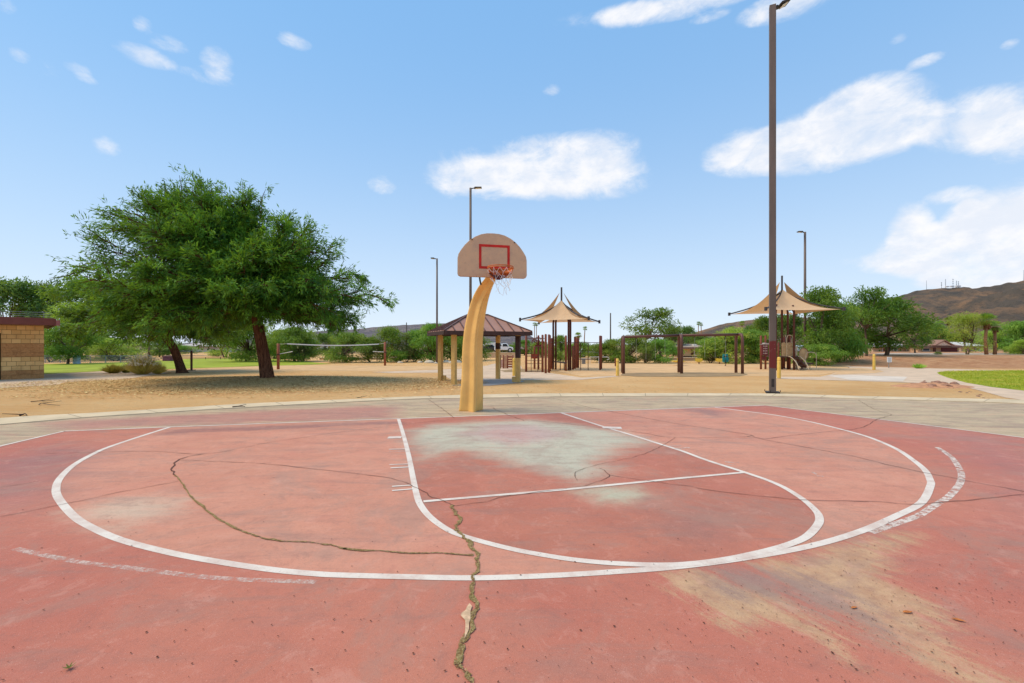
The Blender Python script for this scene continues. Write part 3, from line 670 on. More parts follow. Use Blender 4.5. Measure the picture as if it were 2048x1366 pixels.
def lamp_post(u, vb, vt, w, side, label, mat, hw=.6, plate=True, yaw=0, big=False):
    b = G(u, vb); Hh = H + (VH - vt) * b.y / F; root = thing('lamp_post', (b.x, b.y, 0), label, 'lamp post', 'tall lamp posts around the park')
    if big:
        mb = MB(); mb.box((b.x, b.y, Hh / 2), (w, w, Hh), rz=yaw); mb.build('pole', mat, root, bevel=.012)
    else:
        mb = MB(); mb.tube([(b.x, b.y, 0), (b.x, b.y, Hh * .5), (b.x, b.y, Hh)], [w / 2, w / 2 * .92, w / 2 * .8], 10); mb.build('pole', mat, root, smooth=True)
    if plate:
        mb = MB(); mb.box((b.x, b.y, .02), (w * 2.1, w * 2.1, .06), rz=yaw); bpl = mb.build('base_plate', M_dark, root, bevel=.006)
        for sx in (-1, 1):
            for sy in (-1, 1): mb = MB(); mb.cyl((b.x + sx * w * .85, b.y + sy * w * .85, .05), .014, .05, 6); mb.build('bolt', M_dark, bpl)
    mb = MB(); mb.beam((b.x, b.y, Hh - .06), (b.x + side * hw * .35, b.y, Hh), .06); mb.build('arm', M_dark, root)
    mb = MB(); x0 = b.x + side * hw * .3; x1 = b.x + side * hw; tilt = .02 if not big else .12
    mb.prism([(x0, b.y - .13, Hh - .03), (x0 + side * .08, b.y - .15, Hh + .06), (x1, b.y - .15, Hh + .04 + tilt), (x1, b.y - .15, Hh - .03 + tilt)], (0, .3, 0))
    hd = mb.build('lamp_head', M_dark, root, bevel=.008)
    mb = MB(); mb.beam((x0 + side * .12, b.y, Hh - .035), (x1 - side * .04, b.y, Hh - .04 + tilt), .2, .012); mb.build('lens', M_glass, hd)
    return root
bp = lamp_post(1545, 786, 12, .185, 1, 'nearest lamp post, dark square pole with red repainted band beside the court', M_postr, .5, True, -.42, True)
# two nearer bits on the big post: hand-hole cover and scratched stickers
mb = MB(); q = bp.location; mb.box((q.x - .0955 * math.sin(.42), q.y - .0955 * math.cos(.42), .33), (.08, .006, .26), rz=-.42); mb.build('hand_hole_cover', simple('post cover', (58, 48, 44), .5), bp, bevel=.003)
lamp_post(941, 730, 376, .22, 1, 'lamp post rising straight behind the basketball backboard', M_postp, .85)
lamp_post(874, 727, 517, .17, -1, 'lamp post left of the basketball hoop with its lamp pointing left', M_postp, .5, False)
l4 = lamp_post(1610, 727, 464, .21, -1, 'lamp post behind the right shade sail with a small sign on it', M_postp, .6, False)
q = l4.location; mb = MB(); mb.box((q.x + .08, q.y - .14, H + (VH - 675) * q.y / F), (.40, .02, .36)); sg = mb.build('sign_plate', simple('pink faded sign', (232, 196, 184), .6, var=.05), l4)
mb = MB()
for k in range(5): mb.box((q.x + .08, q.y - .153, H + (VH - 675) * q.y / F + .12 - k * .06), (.28 - .05 * (k % 2), .004, .02))
mb.build('sign_text_lines', simple('faded red lettering', (190, 90, 84), .7), sg)
def bare_pole(u, vb, vt, w, label, cat='pole', rgb=(84, 76, 70), Y=None, name='utility_pole'):
    Y = Y or F * H / (vb - VH); x = (u - 1024) * Y / F; zt = H + (VH - vt) * Y / F
    mb = MB(); mb.tube([(x, Y, 0), (x, Y, zt)], [w / 2, w / 2 * .75], 8)
    return tag(mb.build(name, simple('pole %d %d %d' % rgb, rgb, .8), smooth=True), label, cat)
bare_pole(1221, 0, 626, .17, 'tall bare pole standing above the bushes left of the swings', Y=50)
bare_pole(813, 0, 645, .16, 'slim bare pole above the bushes left of the hoop', Y=60)
bare_pole(298, 0, 683, .22, 'brown wooden pole behind the dry shrubs at far left', Y=45, rgb=(120, 96, 74))
b = G(383, 741); 
r_ = thing('dark_post', (b.x, b.y, 0), 'dark square post on a base plate between the two mesquite trunks', 'post')
mb = MB(); mb.box((b.x, b.y, .6), (.09, .09, 1.2)); mb.build('pole', simple('brown square post', (96, 64, 50), .7), r_, bevel=.008); mb = MB(); mb.box((b.x, b.y, .02), (.3, .3, .05)); mb.build('base_plate', M_dark, r_)

# ------------------------------------------------------------------ trees
def leafmat(name, c1, c2, c3, trans=.35, k=1.0, cs=.9):
    t = NT(name); g = t.n('ShaderNodeNewGeometry').outputs['Random Per Island']; n = t.noise(cs, 3, .6)
    oi = t.n('ShaderNodeObjectInfo').outputs['Random']
    c = t.mix(g, A(*c1, k), A(*c2, k)); c = t.mix(t.math('MULTIPLY', t.step(n, .46, .62), .8), c, A(*c3, k))
    hs = t.n('ShaderNodeHueSaturation'); t.put(t.math('MULTIPLY_ADD', oi, .05, .475), hs.inputs['Hue']); t.put(t.math('MULTIPLY_ADD', oi, .4, .8), hs.inputs['Value']); t.put(c, hs.inputs['Color'])
    c = hs.outputs[0]
    d = t.n('ShaderNodeBsdfPrincipled'); t.put(c, d.inputs['Base Color']); d.inputs['Roughness'].default_value = .55; d.inputs['Specular IOR Level'].default_value = .25
    tr = t.n('ShaderNodeBsdfTranslucent'); t.put(t.mix(.5, c, A(170, 200, 40, k)), tr.inputs['Color'])
    mx = t.n('ShaderNodeMixShader'); mx.inputs[0].default_value = trans
    t.t.links.new(d.outputs[0], mx.inputs[1]); t.t.links.new(tr.outputs[0], mx.inputs[2]); t.t.links.new(mx.outputs[0], t.out.inputs[0]); return t.m
M_mesq = leafmat('mesquite leaves', (32, 66, 26), (66, 110, 38), (128, 168, 54), .32, 1.08, 1.9)
M_green = leafmat('green foliage', (80, 114, 44), (120, 152, 58), (160, 176, 74), .35, 1.15)
M_mid = leafmat('mid green foliage', (54, 86, 34), (92, 128, 48), (132, 158, 62), .35, 1.1)
M_lime = leafmat('palo verde foliage', (112, 140, 50), (160, 178, 76), (180, 190, 90), .35, 1.35)
M_deep = leafmat('dark foliage', (58, 82, 40), (94, 118, 58), (126, 138, 60), .3, 1.2)
M_olive = leafmat('olive foliage', (110, 110, 70), (150, 144, 96), (126, 136, 70))
def bark(name, c1, c2):
    t = NT(name); n = t.noise(7, 7, .7, .4, stretch=(3, 3, .35)); n2 = t.noise(30, 4)
    return t.pbr(t.mix(t.step(n, .35, .62), A(*c1), A(*c2)), .95, normal=t.bump(t.math('ADD', n, t.math('MULTIPLY', n2, .3)), 1.0, .05), spec=.1)
M_bark = bark('dark furrowed bark', (62, 36, 26), (120, 80, 58)); M_bark2 = bark('grey brown bark', (70, 56, 46), (124, 104, 84))

def leaves_from(anchors, dirs, rng, per, L, w, spread, droop=.25):
    """sprigs: at each anchor a pinnate spray of narrow leaf faces around a short axis"""
    n = len(anchors); A0 = np.repeat(anchors, per, 0); D = np.repeat(dirs, per, 0)
    t = rng.random((n * per, 1)); pos = A0 + D * t * spread + rng.normal(0, spread * .16, (n * per, 3))
    out = D * .95 + rng.normal(0, .42, (n * per, 3)); out[:, 2] -= droop; out /= np.linalg.norm(out, axis=1, keepdims=True) + 1e-9
    s = np.cross(out, rng.normal(0, 1, (n * per, 3))); s[:, 2] *= .6; s /= np.linalg.norm(s, axis=1, keepdims=True) + 1e-9
    ll = L * rng.uniform(.6, 1.3, (n * per, 1)); ww = w * rng.uniform(.6, 1.3, (n * per, 1))
    a = pos; m1 = pos + out * ll * .5 + s * ww * .5; m2 = pos + out * ll * .5 - s * ww * .5; e = pos + out * ll
    V = np.stack([a, m1, e, m2], 1).reshape(-1, 3); q = np.arange(n * per)[:, None] * 4 + np.arange(4)[None, :]
    return V, q
def grow(fork, prof_r, prof_l, nb, seed, depth_k=.85, trunk_r=.2, twigs=14, up=.0, extra=0):
    """limbs from fork into an envelope given as radius by elevation, right and left side"""
    rng = np.random.default_rng(seed); br = []; anc = []; dr = []
    er = [a for a, _ in prof_r]; rr = [b for _, b in prof_r]; el_ = [a for a, _ in prof_l]; rl = [b for _, b in prof_l]
    emin, emax = max(er[0], el_[0]), 90
    for i in range(nb + extra):
        az = 2 * math.pi * ((i * .61803) % 1) + rng.uniform(-.2, .2)
        if i >= nb: az = math.pi + rng.uniform(-1.05, 1.05)
        s_ = rng.random(); el = math.degrees(math.asin(min(1, math.sin(math.radians(emin)) + (1 - math.sin(math.radians(emin))) * s_))); el = el if i % 3 else emin + (88 - emin) * s_
        if i >= nb and i % 2: el = rng.uniform(34, 84)
        k = .5 + .5 * math.cos(az); R = k * np.interp(el, er, rr) + (1 - k) * np.interp(el, el_, rl)
        R *= (1 - (1 - depth_k) * abs(math.sin(az)))
        R *= rng.uniform(.90, 1.04) if (i >= nb and i % 2) else rng.uniform(.84, 1.03) if rng.random() > .4 else rng.uniform(.4, .8)
        e = math.radians(el); d = np.array([math.cos(az) * math.cos(e), math.sin(az) * math.cos(e), math.sin(e)])
        tip = fork + d * R
        mid = fork + d * R * .5 + np.array([0, 0, .10 * R * (1 if el < 40 else .2)]) + rng.normal(0, .05 * R, 3)
        p0 = fork + np.array([0, 0, rng.uniform(-.25, .1)]) 
        ts = np.linspace(0, 1, 9)[:, None]; path = (1 - ts) ** 2 * p0 + 2 * ts * (1 - ts) * mid + ts ** 2 * tip
        path[1:-1] += rng.normal(0, .025 * R, (7, 3))
        br.append((path, trunk_r * .42, .012))
        for q in range(twigs):
            t = rng.uniform(.22, 1.0) ** .75; idx = t * 8; i0 = int(min(7, idx)); b0 = path[i0] + (path[i0 + 1] - path[i0]) * (idx - i0)
            tdir = path[min(8, i0 + 1)] - path[i0]; tdir /= np.linalg.norm(tdir) + 1e-9
            side = rng.normal(0, 1, 3); side -= tdir * (side @ tdir); side /= np.linalg.norm(side) + 1e-9; side[2] = side[2] * .55 + up
            dd = tdir * rng.uniform(.5, 1.3) + side * rng.uniform(.3, 1.1); dd /= np.linalg.norm(dd)
            Lt = R * rng.uniform(.10, .26) * (1.15 - .5 * t)
            te = b0 + dd * Lt + np.array([0, 0, -.06 * Lt]); br.append((np.array([b0, (b0 + te) / 2 + rng.normal(0, .03 * Lt, 3), te]), .022, .006))
            m = 5
            for w_ in range(m):
                f = (w_ + rng.random()) / m * 1.0; anc.append(b0 + (te - b0) * f + rng.normal(0, .10 * Lt, 3)); dv = dd + rng.normal(0, .45, 3); dr.append(dv / np.linalg.norm(dv))
    return br, np.array(anc), np.array(dr), rng
def tubes_np(br, n=5):
    V = []; Fq = []; o = 0
    for path, r0, r1 in br:
        mb = MB(); k = len(path); mb.tube([Vector(p) for p in path], [r0 + (r1 - r0) * i / (k - 1) for i in range(k)], n, cap=False)
        V += mb.v; Fq += [tuple(a + o for a in f) for f in mb.f]; o = len(V)
    return V, Fq
def big_tree(name, trunk_path, trunk_rad, fork, pr, pl, nb, twigs, per, L, w, spread, seed, mat, bm, label, cat, depth_k=.85, droop=.25, extra=0):
    base = Vector(trunk_path[0]); root = thing(name, (base.x, base.y, 0), label, cat)
    br, anc, dr, rng = grow(np.array(fork), pr, pl, nb, seed, depth_k, trunk_rad[-1], twigs, extra=extra)
    V, q = leaves_from(anc, dr, rng, per, L, w, spread, droop)
    np_mesh('crown', V, q, mat, root, off=(base.x, base.y, 0))
    path = smooth_path(trunk_path, 6); k = len(path); mb = MB(); n = 18; vs = []
    for i, p in enumerate(path):
        t = i / (k - 1); r = float(np.interp(t, np.linspace(0, 1, len(trunk_rad)), trunk_rad))
        for j in range(n):
            a = 2 * math.pi * j / n; rr = r * (1 + .13 * mnoise.noise((math.cos(a) * 1.8 + seed, math.sin(a) * 1.8, t * 1.6)) + .07 * math.sin(a * 5 + t * 2) + (.35 * max(0, .08 - t) / .08 * (1 + .5 * math.sin(a * 4))))
            vs.append((p.x + math.cos(a) * rr, p.y + math.sin(a) * rr, p.z))
    mb.add(vs, [(i * n + j, i * n + (j + 1) % n, (i + 1) * n + (j + 1) % n, (i + 1) * n + j) for i in range(k - 1) for j in range(n)])
    tk = mb.build('trunk', bm, root, smooth=True)
    bv, bf = tubes_np(br, 5); m2 = MB(); m2.v = bv; m2.f = bf; m2.build('branches', bm, root, smooth=True)
    return root
px = 18.4 / F
def prof(lst, s): return [(a, b * s) for a, b in lst]
t0 = G(536, 765)
fork = P(512, 612, 18.4)
big_tree('mesquite_tree', [(t0.x, t0.y, -.05), P(530, 725, 18.5), P(522, 680, 18.4), P(514, 635, 18.4), fork], [.27, .24, .215, .205, .19, .14], fork,
    prof([(-16, 226), (0, 248), (13, 260), (32, 240), (48, 234), (69, 228), (90, 240)], px), prof([(-13, 290), (0, 335), (10, 352), (21, 340), (28, 345), (36, 330), (52, 308), (70, 262), (90, 240)], px),
    185, 16, 12, .19, .040, .32, 12, M_mesq, M_bark, 'large spreading mesquite tree with thick leaning trunk in front of the lawn', 'tree', .52, extra=130)
t1 = G(365, 746); px2 = 25 / F; fork2 = P(333, 650, 25)
big_tree('mesquite_tree', [(t1.x, t1.y, -.05), P(357, 722, 25), P(347, 695, 25), P(336, 678, 25), P(331, 662, 25), fork2], [.24, .21, .21, .22, .19, .14], fork2,
    prof([(-14, 150), (0, 165), (40, 110), (90, 80)], px2), prof([(-14, 175), (0, 205), (12, 205), (28, 160), (45, 110), (90, 80)], px2),
    84, 18, 11, .19, .055, .45, 9, M_mesq, M_bark, 'mesquite tree with a crooked dark trunk behind the large one, by the dry shrubs', 'tree', .6, extra=40)

# background trees: prototypes, then copies
def proto_tree(name, mat, bm, shape, seed, nleaf, L, w, trunk_h, multi=1, gap=.0):
    """unit tree: height 1, half width ~.5"""
    rng = np.random.default_rng(seed); root = bpy.data.objects.new(name, None); COL.objects.link(root); root.empty_display_size = .1
    # lumps
    lumps = []; nl = shape.get('lumps', 26)
    for i in range(nl):
        z = rng.random() ** shape.get('zp', .8); zz = trunk_h * .55 + (1 - trunk_h * .55) * z
        wr = np.interp(z, [0, .25, .5, .8, 1], shape['w']); a = rng.uniform(0, 6.283); r = math.sqrt(rng.random()) * wr * .86
        s = rng.uniform(.08, .17) * shape.get('ls', 1); lumps.append((math.cos(a) * r, math.sin(a) * r, min(zz, 1 - s * .6), s))
    tw = np.array([l[3] ** 2 for l in lumps]); idx = rng.choice(nl, nleaf, p=tw / tw.sum()); Lm = np.array(lumps)[idx]
    d = rng.normal(0, 1, (nleaf, 3)); d /= np.linalg.norm(d, axis=1, keepdims=True); rad = rng.random((nleaf, 1)) ** .45 * rng.uniform(.85, 1.25, (nleaf, 1))
    pos = Lm[:, :3] + d * rad * Lm[:, 3:4] * np.array([1.1, 1.1, .8]); pos[:, 2] = np.maximum(pos[:, 2], .01)
    dn = d * .6 + rng.normal(0, .5, (nleaf, 3)); dn[:, 2] -= shape.get('droop', .2); dn /= np.linalg.norm(dn, axis=1, keepdims=True)
    V, q = leaves_from(pos, dn, rng, 2, L, w, .03, shape.get('droop', .2))
    zs = np.percentile(V[:, 2], 98.5); rs = np.percentile(np.hypot(V[:, 0], V[:, 1]), 96); fz, fr = 1 / zs, .53 / rs; V = V * np.array([fr, fr, fz])
    np_mesh('crown', V, q, mat, root)
    br = []
    for m in range(multi):
        a = rng.uniform(0, 6.283); lean = .12 if multi > 1 else .05
        top = np.array([math.cos(a) * lean, math.sin(a) * lean, trunk_h]); b0 = np.array([math.cos(a) * .02, math.sin(a) * .02, -.01])
        br.append((np.array([b0, (b0 + top) / 2 + rng.normal(0, .015, 3), top]), .028 / multi ** .4, .018))
        for l in lumps[m::multi][:12]:
            e = np.array(l[:3]); br.append((np.array([top, (top + e) / 2 + rng.normal(0, .03, 3), e]), .012, .003))
    br = [(p * np.array([fr, fr, fz]), a_, b_) for p, a_, b_ in br]
    bv, bf = tubes_np(br, 5); m2 = MB(); m2.v = bv; m2.f = bf; m2.build('trunk', bm, root, smooth=True)
    return root
protos = {
 'bush':   proto_tree('desert_bush', M_green, M_bark2, dict(w=[.40, .5, .46, .34, .12], lumps=34, zp=.9, ls=1.15, droop=.1), 1, 5200, .045, .016, .12, 3),
 'willow': proto_tree('willow_tree', M_green, M_bark2, dict(w=[.42, .5, .46, .34, .12], lumps=30, zp=.75, ls=1.1, droop=.9), 2, 6000, .06, .012, .22, 2),
 'round':  proto_tree('leafy_tree', M_mid, M_bark2, dict(w=[.25, .45, .5, .38, .12], lumps=28, zp=.7, droop=.2), 3, 5600, .035, .016, .34, 1),
 'loose':  proto_tree('loose_tree', M_mid, M_bark2, dict(w=[.3, .42, .5, .42, .2], lumps=22, zp=.7, ls=.85, droop=.1), 4, 2600, .04, .016, .4, 1),
 'dark':   proto_tree('dark_tree', M_deep, M_bark2, dict(w=[.3, .42, .48, .36, .14], lumps=26, zp=.7, droop=.2), 5, 5200, .038, .018, .3, 1),
 'lime':   proto_tree('palo_verde_tree', M_lime, M_bark2, dict(w=[.3, .45, .5, .40, .16], lumps=24, zp=.75, ls=1.0, droop=.2), 6, 4200, .04, .009, .32, 2),
 'limebush': proto_tree('desert_bush', M_lime, M_bark2, dict(w=[.42, .5, .45, .3, .1], lumps=30, zp=.9, ls=1.1, droop=0), 7, 4600, .045, .012, .1, 3),
 'olive':  proto_tree('dry_bush', M_olive, M_bark2, dict(w=[.4, .5, .45, .3, .1], lumps=26, zp=.9, ls=1.0, droop=0), 8, 2600, .045, .010, .1, 3),
}
used = {}
def plant(kind, u, vb, vt, wpx, label, cat='tree', Y=None, group='trees and bushes around the park', zb=0.0, depth=None):
    Y = Y or F * H / (vb - VH); o = protos[kind]
    if kind in used: o = copy_tree(o)
    used[kind] = 1
    if kind in ('bush', 'willow', 'limebush') and wpx < 100: wpx *= 1.22
    x = (u - 1024) * Y / F; top = H + (VH - vt) * Y / F; h = top - zb; wd = wpx * Y / F
    o.location = (x, Y, zb); o.rotation_euler = (0, 0, rnd.uniform(0, 6.28)); s = wd * 1.0; o.scale = (s, s, h)
    tag(o, label, cat, group); return o
TR = [
 ('dark', 22, 0, 562, 120, 'tall dark eucalyptus-like tree behind the brick restroom roof', 'tree', 52),
 ('dark', 88, 0, 572, 90, 'dark tree between the restroom roof and the mesquite crown', 'tree', 56),
 ('round', 160, 0, 560, 130, 'tall light green tree behind the left edge of the mesquite crown', 'tree', 50),
 ('lime', 175, 0, 610, 150, 'broad pale green tree behind the chain-link fence', 'tree', 47),
 ('round', 133, 728, 648, 92, 'green tree just right of the restroom in front of the chain-link fence', 'tree', None),
 ('bush', 100, 0, 668, 60, 'dense green bush beside the restroom wall', 'bush', 41),
 ('limebush', 232, 0, 678, 100, 'pale green bush behind the chain-link fence above the dry shrubs', 'bush', 44),
 ('dark', 205, 0, 674, 60, 'dark low tree behind the chain-link fence', 'tree', 55),
 ('dark', 318, 0, 672, 60, 'dark tree left of the crooked mesquite trunk', 'tree', 58),
 ('dark', 270, 0, 676, 50, 'dark distant tree above the pale bush at left', 'tree', 70),
 ('bush', 345, 0, 690, 70, 'distant green bush seen beside the crooked trunk', 'bush', 65),
 ('willow', 490, 0, 640, 95, 'drooping bright green tree just left of the large mesquite trunk', 'tree', 42),
 ('lime', 450, 0, 668, 70, 'pale green tree beyond the lawn left of the large trunk', 'tree', 55),
 ('bush', 436, 0, 700, 26, 'small round shrub at the far edge of the lawn', 'bush', 60),
 ('willow', 588, 723, 656, 84, 'tall green bush behind the left volleyball post', 'bush', None),
 ('bush', 605, 722.5, 672, 46, 'dark green bush under the left end of the volleyball net', 'bush', None),
 ('willow', 558, 0, 662, 50, 'drooping tree right behind the large mesquite trunk', 'tree', 50),
 ('dark', 648, 0, 668, 52, 'dark trees seen above the middle of the volleyball net', 'tree', 75),
 ('dark', 690, 0, 672, 40, 'small dark tree under the left hill', 'tree', 80),
 ('willow', 697, 725, 667, 78, 'wide feathery bush behind the middle of the volleyball net', 'bush', None),
 ('bush', 742, 724, 676, 48, 'round bush near the right end of the volleyball net', 'bush', None),
 ('bush', 778, 724, 656, 50, 'dense bush just behind the right volleyball post', 'bush', None),
 ('olive', 812, 724, 668, 44, 'brownish bush right of the volleyball net', 'bush', None),
 ('bush', 828, 723, 662, 40, 'green bush between the brownish bush and the pavilion', 'bush', None),
 ('willow', 862, 724, 650, 66, 'tall light green tree behind the left pavilion posts', 'tree', None),
 ('willow', 905, 723, 655, 74, 'feathery green tree seen through the pavilion', 'tree', None),
 ('bush', 945, 0, 668, 60, 'green bush behind the curved hoop pole', 'bush', 45),
 ('bush', 800, 724.5, 702, 40, 'low dark bush at the foot of the brownish bush', 'bush', None),
 ('round', 1048, 0, 681, 46, 'green tree behind the right pavilion post', 'tree', 66),
 ('bush', 1020, 0, 690, 50, 'far green bush behind the pavilion', 'bush', 80),
 ('round', 980, 0, 684, 30, 'far green tree just right of the hoop pole', 'tree', 80),
 ('bush', 1080, 0, 684, 40, 'green bush behind the climbing posts', 'bush', 55),
 ('willow', 1121, 724, 672, 30, 'bright green bush between the posts of the left shade sail', 'bush', None),
 ('bush', 1160, 0, 685, 40, 'green bush right of the left shade sail posts', 'bush', 52),
 ('limebush', 1140, 0, 690, 40, 'pale bush seen through the climbing frame', 'bush', 60),
 ('bush', 1200, 725, 688, 46, 'bushy shrub left of the bare pole', 'bush', None),
 ('willow', 1228, 725.5, 680, 50, 'bushy shrub left of the swing set', 'bush', None),
 ('loose', 1298, 0, 619, 112, 'tall loose leafy tree rising above the swing set', 'tree', 46),
 ('willow', 1266, 726, 672, 60, 'dense green bush behind the left end of the swing set', 'bush', None),
 ('olive', 1290, 726.5, 694, 40, 'greyish dry bush behind the left swing bay', 'bush', None),
 ('willow', 1322, 726, 680, 60, 'green mesquite bush behind the left swing bay', 'bush', None),
 ('dark', 1348, 0, 655, 50, 'dark tree beside the loose tree above the swing set', 'tree', 60),
 ('dark', 1374, 0, 654, 40, 'dark round tree above the middle swing frame', 'tree', 70),
 ('dark', 1398, 0, 672, 46, 'dark foliage behind the small ranch house roof', 'tree', 85),
 ('bush', 1425, 0, 676, 50, 'green bush right of the small ranch house', 'bush', 62),
 ('bush', 1420, 726, 690, 40, 'low green bush behind the right swing bay', 'bush', None),
 ('limebush', 1458, 726.5, 664, 88, 'bright green bush behind the right swing frame', 'bush', None),
 ('willow', 1503, 726.5, 662, 70, 'leafy bright bush left of the tallest lamp post', 'bush', None),
 ('dark', 1505, 0, 652, 46, 'dark tree behind the bright bush left of the tallest lamp post', 'tree', 60),
 ('lime', 1468, 0, 656, 60, 'yellow green tree above the bright bush behind the swings', 'tree', 66),
 ('round', 1535, 0, 636, 80, 'green tree behind the tallest lamp post', 'tree', 44),
 ('dark', 1575, 0, 630, 70, 'dark green tree under the right shade sail', 'tree', 42),
 ('round', 1635, 729, 580, 112, 'large green tree right of the right shade sail', 'tree', None),
 ('willow', 1672, 727, 610, 100, 'drooping green tree between the two large trees on the right', 'tree', None),
 ('willow', 1640, 729.5, 690, 70, 'green suckers around the foot of the large tree at the playground', 'bush', 33),
 ('loose', 1735, 0, 577, 90, 'open tall crown rising above the trees on the right', 'tree', 42),
 ('round', 1772, 717, 600, 150, 'broad drooping tree in front of the houses on the right', 'tree', 44),
 ('round', 1712, 0, 610, 100, 'dense drooping tree left of the broad one on the right', 'tree', 46),
 ('round', 1832, 0, 632, 60, 'green tree beside the left end of the houses under the hill', 'tree', 56),
 ('round', 1862, 0, 648, 50, 'dark green tree behind the brown roof', 'tree', 80),
 ('bush', 1895, 0, 668, 70, 'hedge behind the brown roof and garage', 'bush', 84),
 ('dark', 1885, 0, 655, 26, 'narrow dark tree beside the far palms', 'tree', 90),
 ('lime', 1934, 0, 628, 70, 'leaning palo verde tree with a bare forked trunk on the bank', 'tree', 46),
 ('lime', 1985, 0, 662, 66, 'pale green bushy tree right of the leaning palo verde', 'tree', 52),
 ('olive', 2018, 0, 672, 50, 'greyish leafless shrub near the right edge', 'bush', 54),
 ('willow', 2046, 0, 644, 70, 'green tree at the right edge under the hill', 'tree', 50),
 ('limebush', 2052, 0, 680, 40, 'bright green bush at the right edge', 'bush', 47),
 ('bush', 1876, 714, 704, 10, 'tiny shrub on the bank below the garage', 'bush', 46),
]
for kind, u, vb, vt, wp, lab, cat, Y in TR:
    Y = Y or F * H / (vb - VH); zb = ground_z((u - 1024) * Y / F, Y)
    plant(kind, u, vb or 999, vt, wp, lab, cat, Y, zb=zb)

def mid_trunk(u0, v0, pts, w, label, Y):   # dark curved trunk visible under a crown
    pass
# fan palms
def make_palm(root, h, cr, tr, seed, skirt=True):
    rng = random.Random(seed); mb = MB(); b = root.location
    mb.tube([(b.x, b.y, b.z), (b.x + rng.uniform(-.2, .2), b.y, b.z + h * .5), (b.x, b.y, b.z + h)], [tr * 1.3, tr, tr * .85], 8); mb.build('trunk', simple('palm trunk', (150, 108, 76), .95, var=.3, scale=9), root, smooth=True)
    V = []; Fc = []
    for k in range(46):
        a = rng.uniform(0, 6.28); e = rng.uniform(-.7, 1.3); L = cr * rng.uniform(.75, 1.1)
        d = Vector((math.cos(a) * math.cos(e), math.sin(a) * math.cos(e), math.sin(e))); o0 = Vector((b.x, b.y, b.z + h)) + d * L * .35
        s = d.cross(Vector((0, 0, 1))).normalized(); up = s.cross(d)
        for q in range(7):
            an = (q - 3) * .33; dd = d * math.cos(an) + s * math.sin(an); e1 = o0 + dd * L * .65 + Vector((0, 0, -.18 * L)); m = o0 + dd * L * .35; w = dd.cross(up) * L * .035
            o = len(V); V += [tuple(o0), tuple(m + w), tuple(e1), tuple(m - w)]; Fc.append((o, o + 1, o + 2, o + 3))
    np_mesh('crown', V, Fc, M_green, root, off=b[:])
    if skirt:
        V = []; Fc = []
        for k in range(60):
            a = rng.uniform(0, 6.28); z = rng.uniform(-.9, -.05) * cr; r = tr * 1.2 + cr * .22 * rng.random(); p = Vector((b.x + math.cos(a) * tr, b.y + math.sin(a) * tr, b.z + h + z * .3)); e1 = Vector((b.x + math.cos(a) * r, b.y + math.sin(a) * r, b.z + h + z)); w = Vector((-math.sin(a), math.cos(a), 0)) * cr * .06
            o = len(V); V += [tuple(p - w), tuple(p + w), tuple(e1 + w), tuple(e1 - w)]; Fc.append((o, o + 1, o + 2, o + 3))
        np_mesh('dead_fronds', V, Fc, simple('dead fronds', (140, 100, 66), .95, var=.3, scale=4), root, off=b[:])
for i, (u, vt, wp, Y, lab) in enumerate([
    (1069, 645, 9, 150, 'pair of thin far palms, the left one, beside the left shade sail'), (1073, 646, 8, 155, 'thin far palm right of its twin beside the left shade sail'),
    (1156, 665, 16, 75, 'bushy fan palm right of the left shade sail posts'), (1170, 653, 10, 120, 'slender tall palm between the left shade sail and the bare pole'),
    (1360, 651, 8, 140, 'small thin palm above the dark trees by the swings'), (1397, 643, 9, 130, 'left palm of the twin tall thin palms above the swing bar'), (1402, 645, 9, 134, 'right palm of the twin tall thin palms above the swing bar'),
    (1464, 652, 12, 100, 'short fan palm silhouetted before the middle hill'), (1484, 642, 13, 95, 'taller fan palm silhouetted before the middle hill'),
    (1974, 631, 26, 45, 'large fan palm behind the leaning palo verde'), (1990, 645, 20, 45.5, 'fan palm with brown skirt right of the large one'),
    (1898, 634, 18, 100, 'tall fan palm behind the houses, right of its neighbours'), (1879, 641, 18, 96, 'fan palm between two others behind the brown roof'), (1882, 654, 26, 82, 'low thick fan palm directly behind the brown roof'),
    (783, 660, 12, 90, 'small palm above the dense bush by the volleyball net'), (660, 664, 14, 80, 'fan palm above the volleyball net')]):
    x = (u - 1024) * Y / F; z = H + (VH - vt) * Y / F - wp * Y / F * .4
    rt = thing('palm_tree', (x, Y, 0), lab, 'palm', 'fan palms in the distance'); make_palm(rt, z, wp * Y / F * (.62 if Y > 60 else .8), .13 if wp < 14 or Y < 60 else .2, 40 + i, wp >= 14)

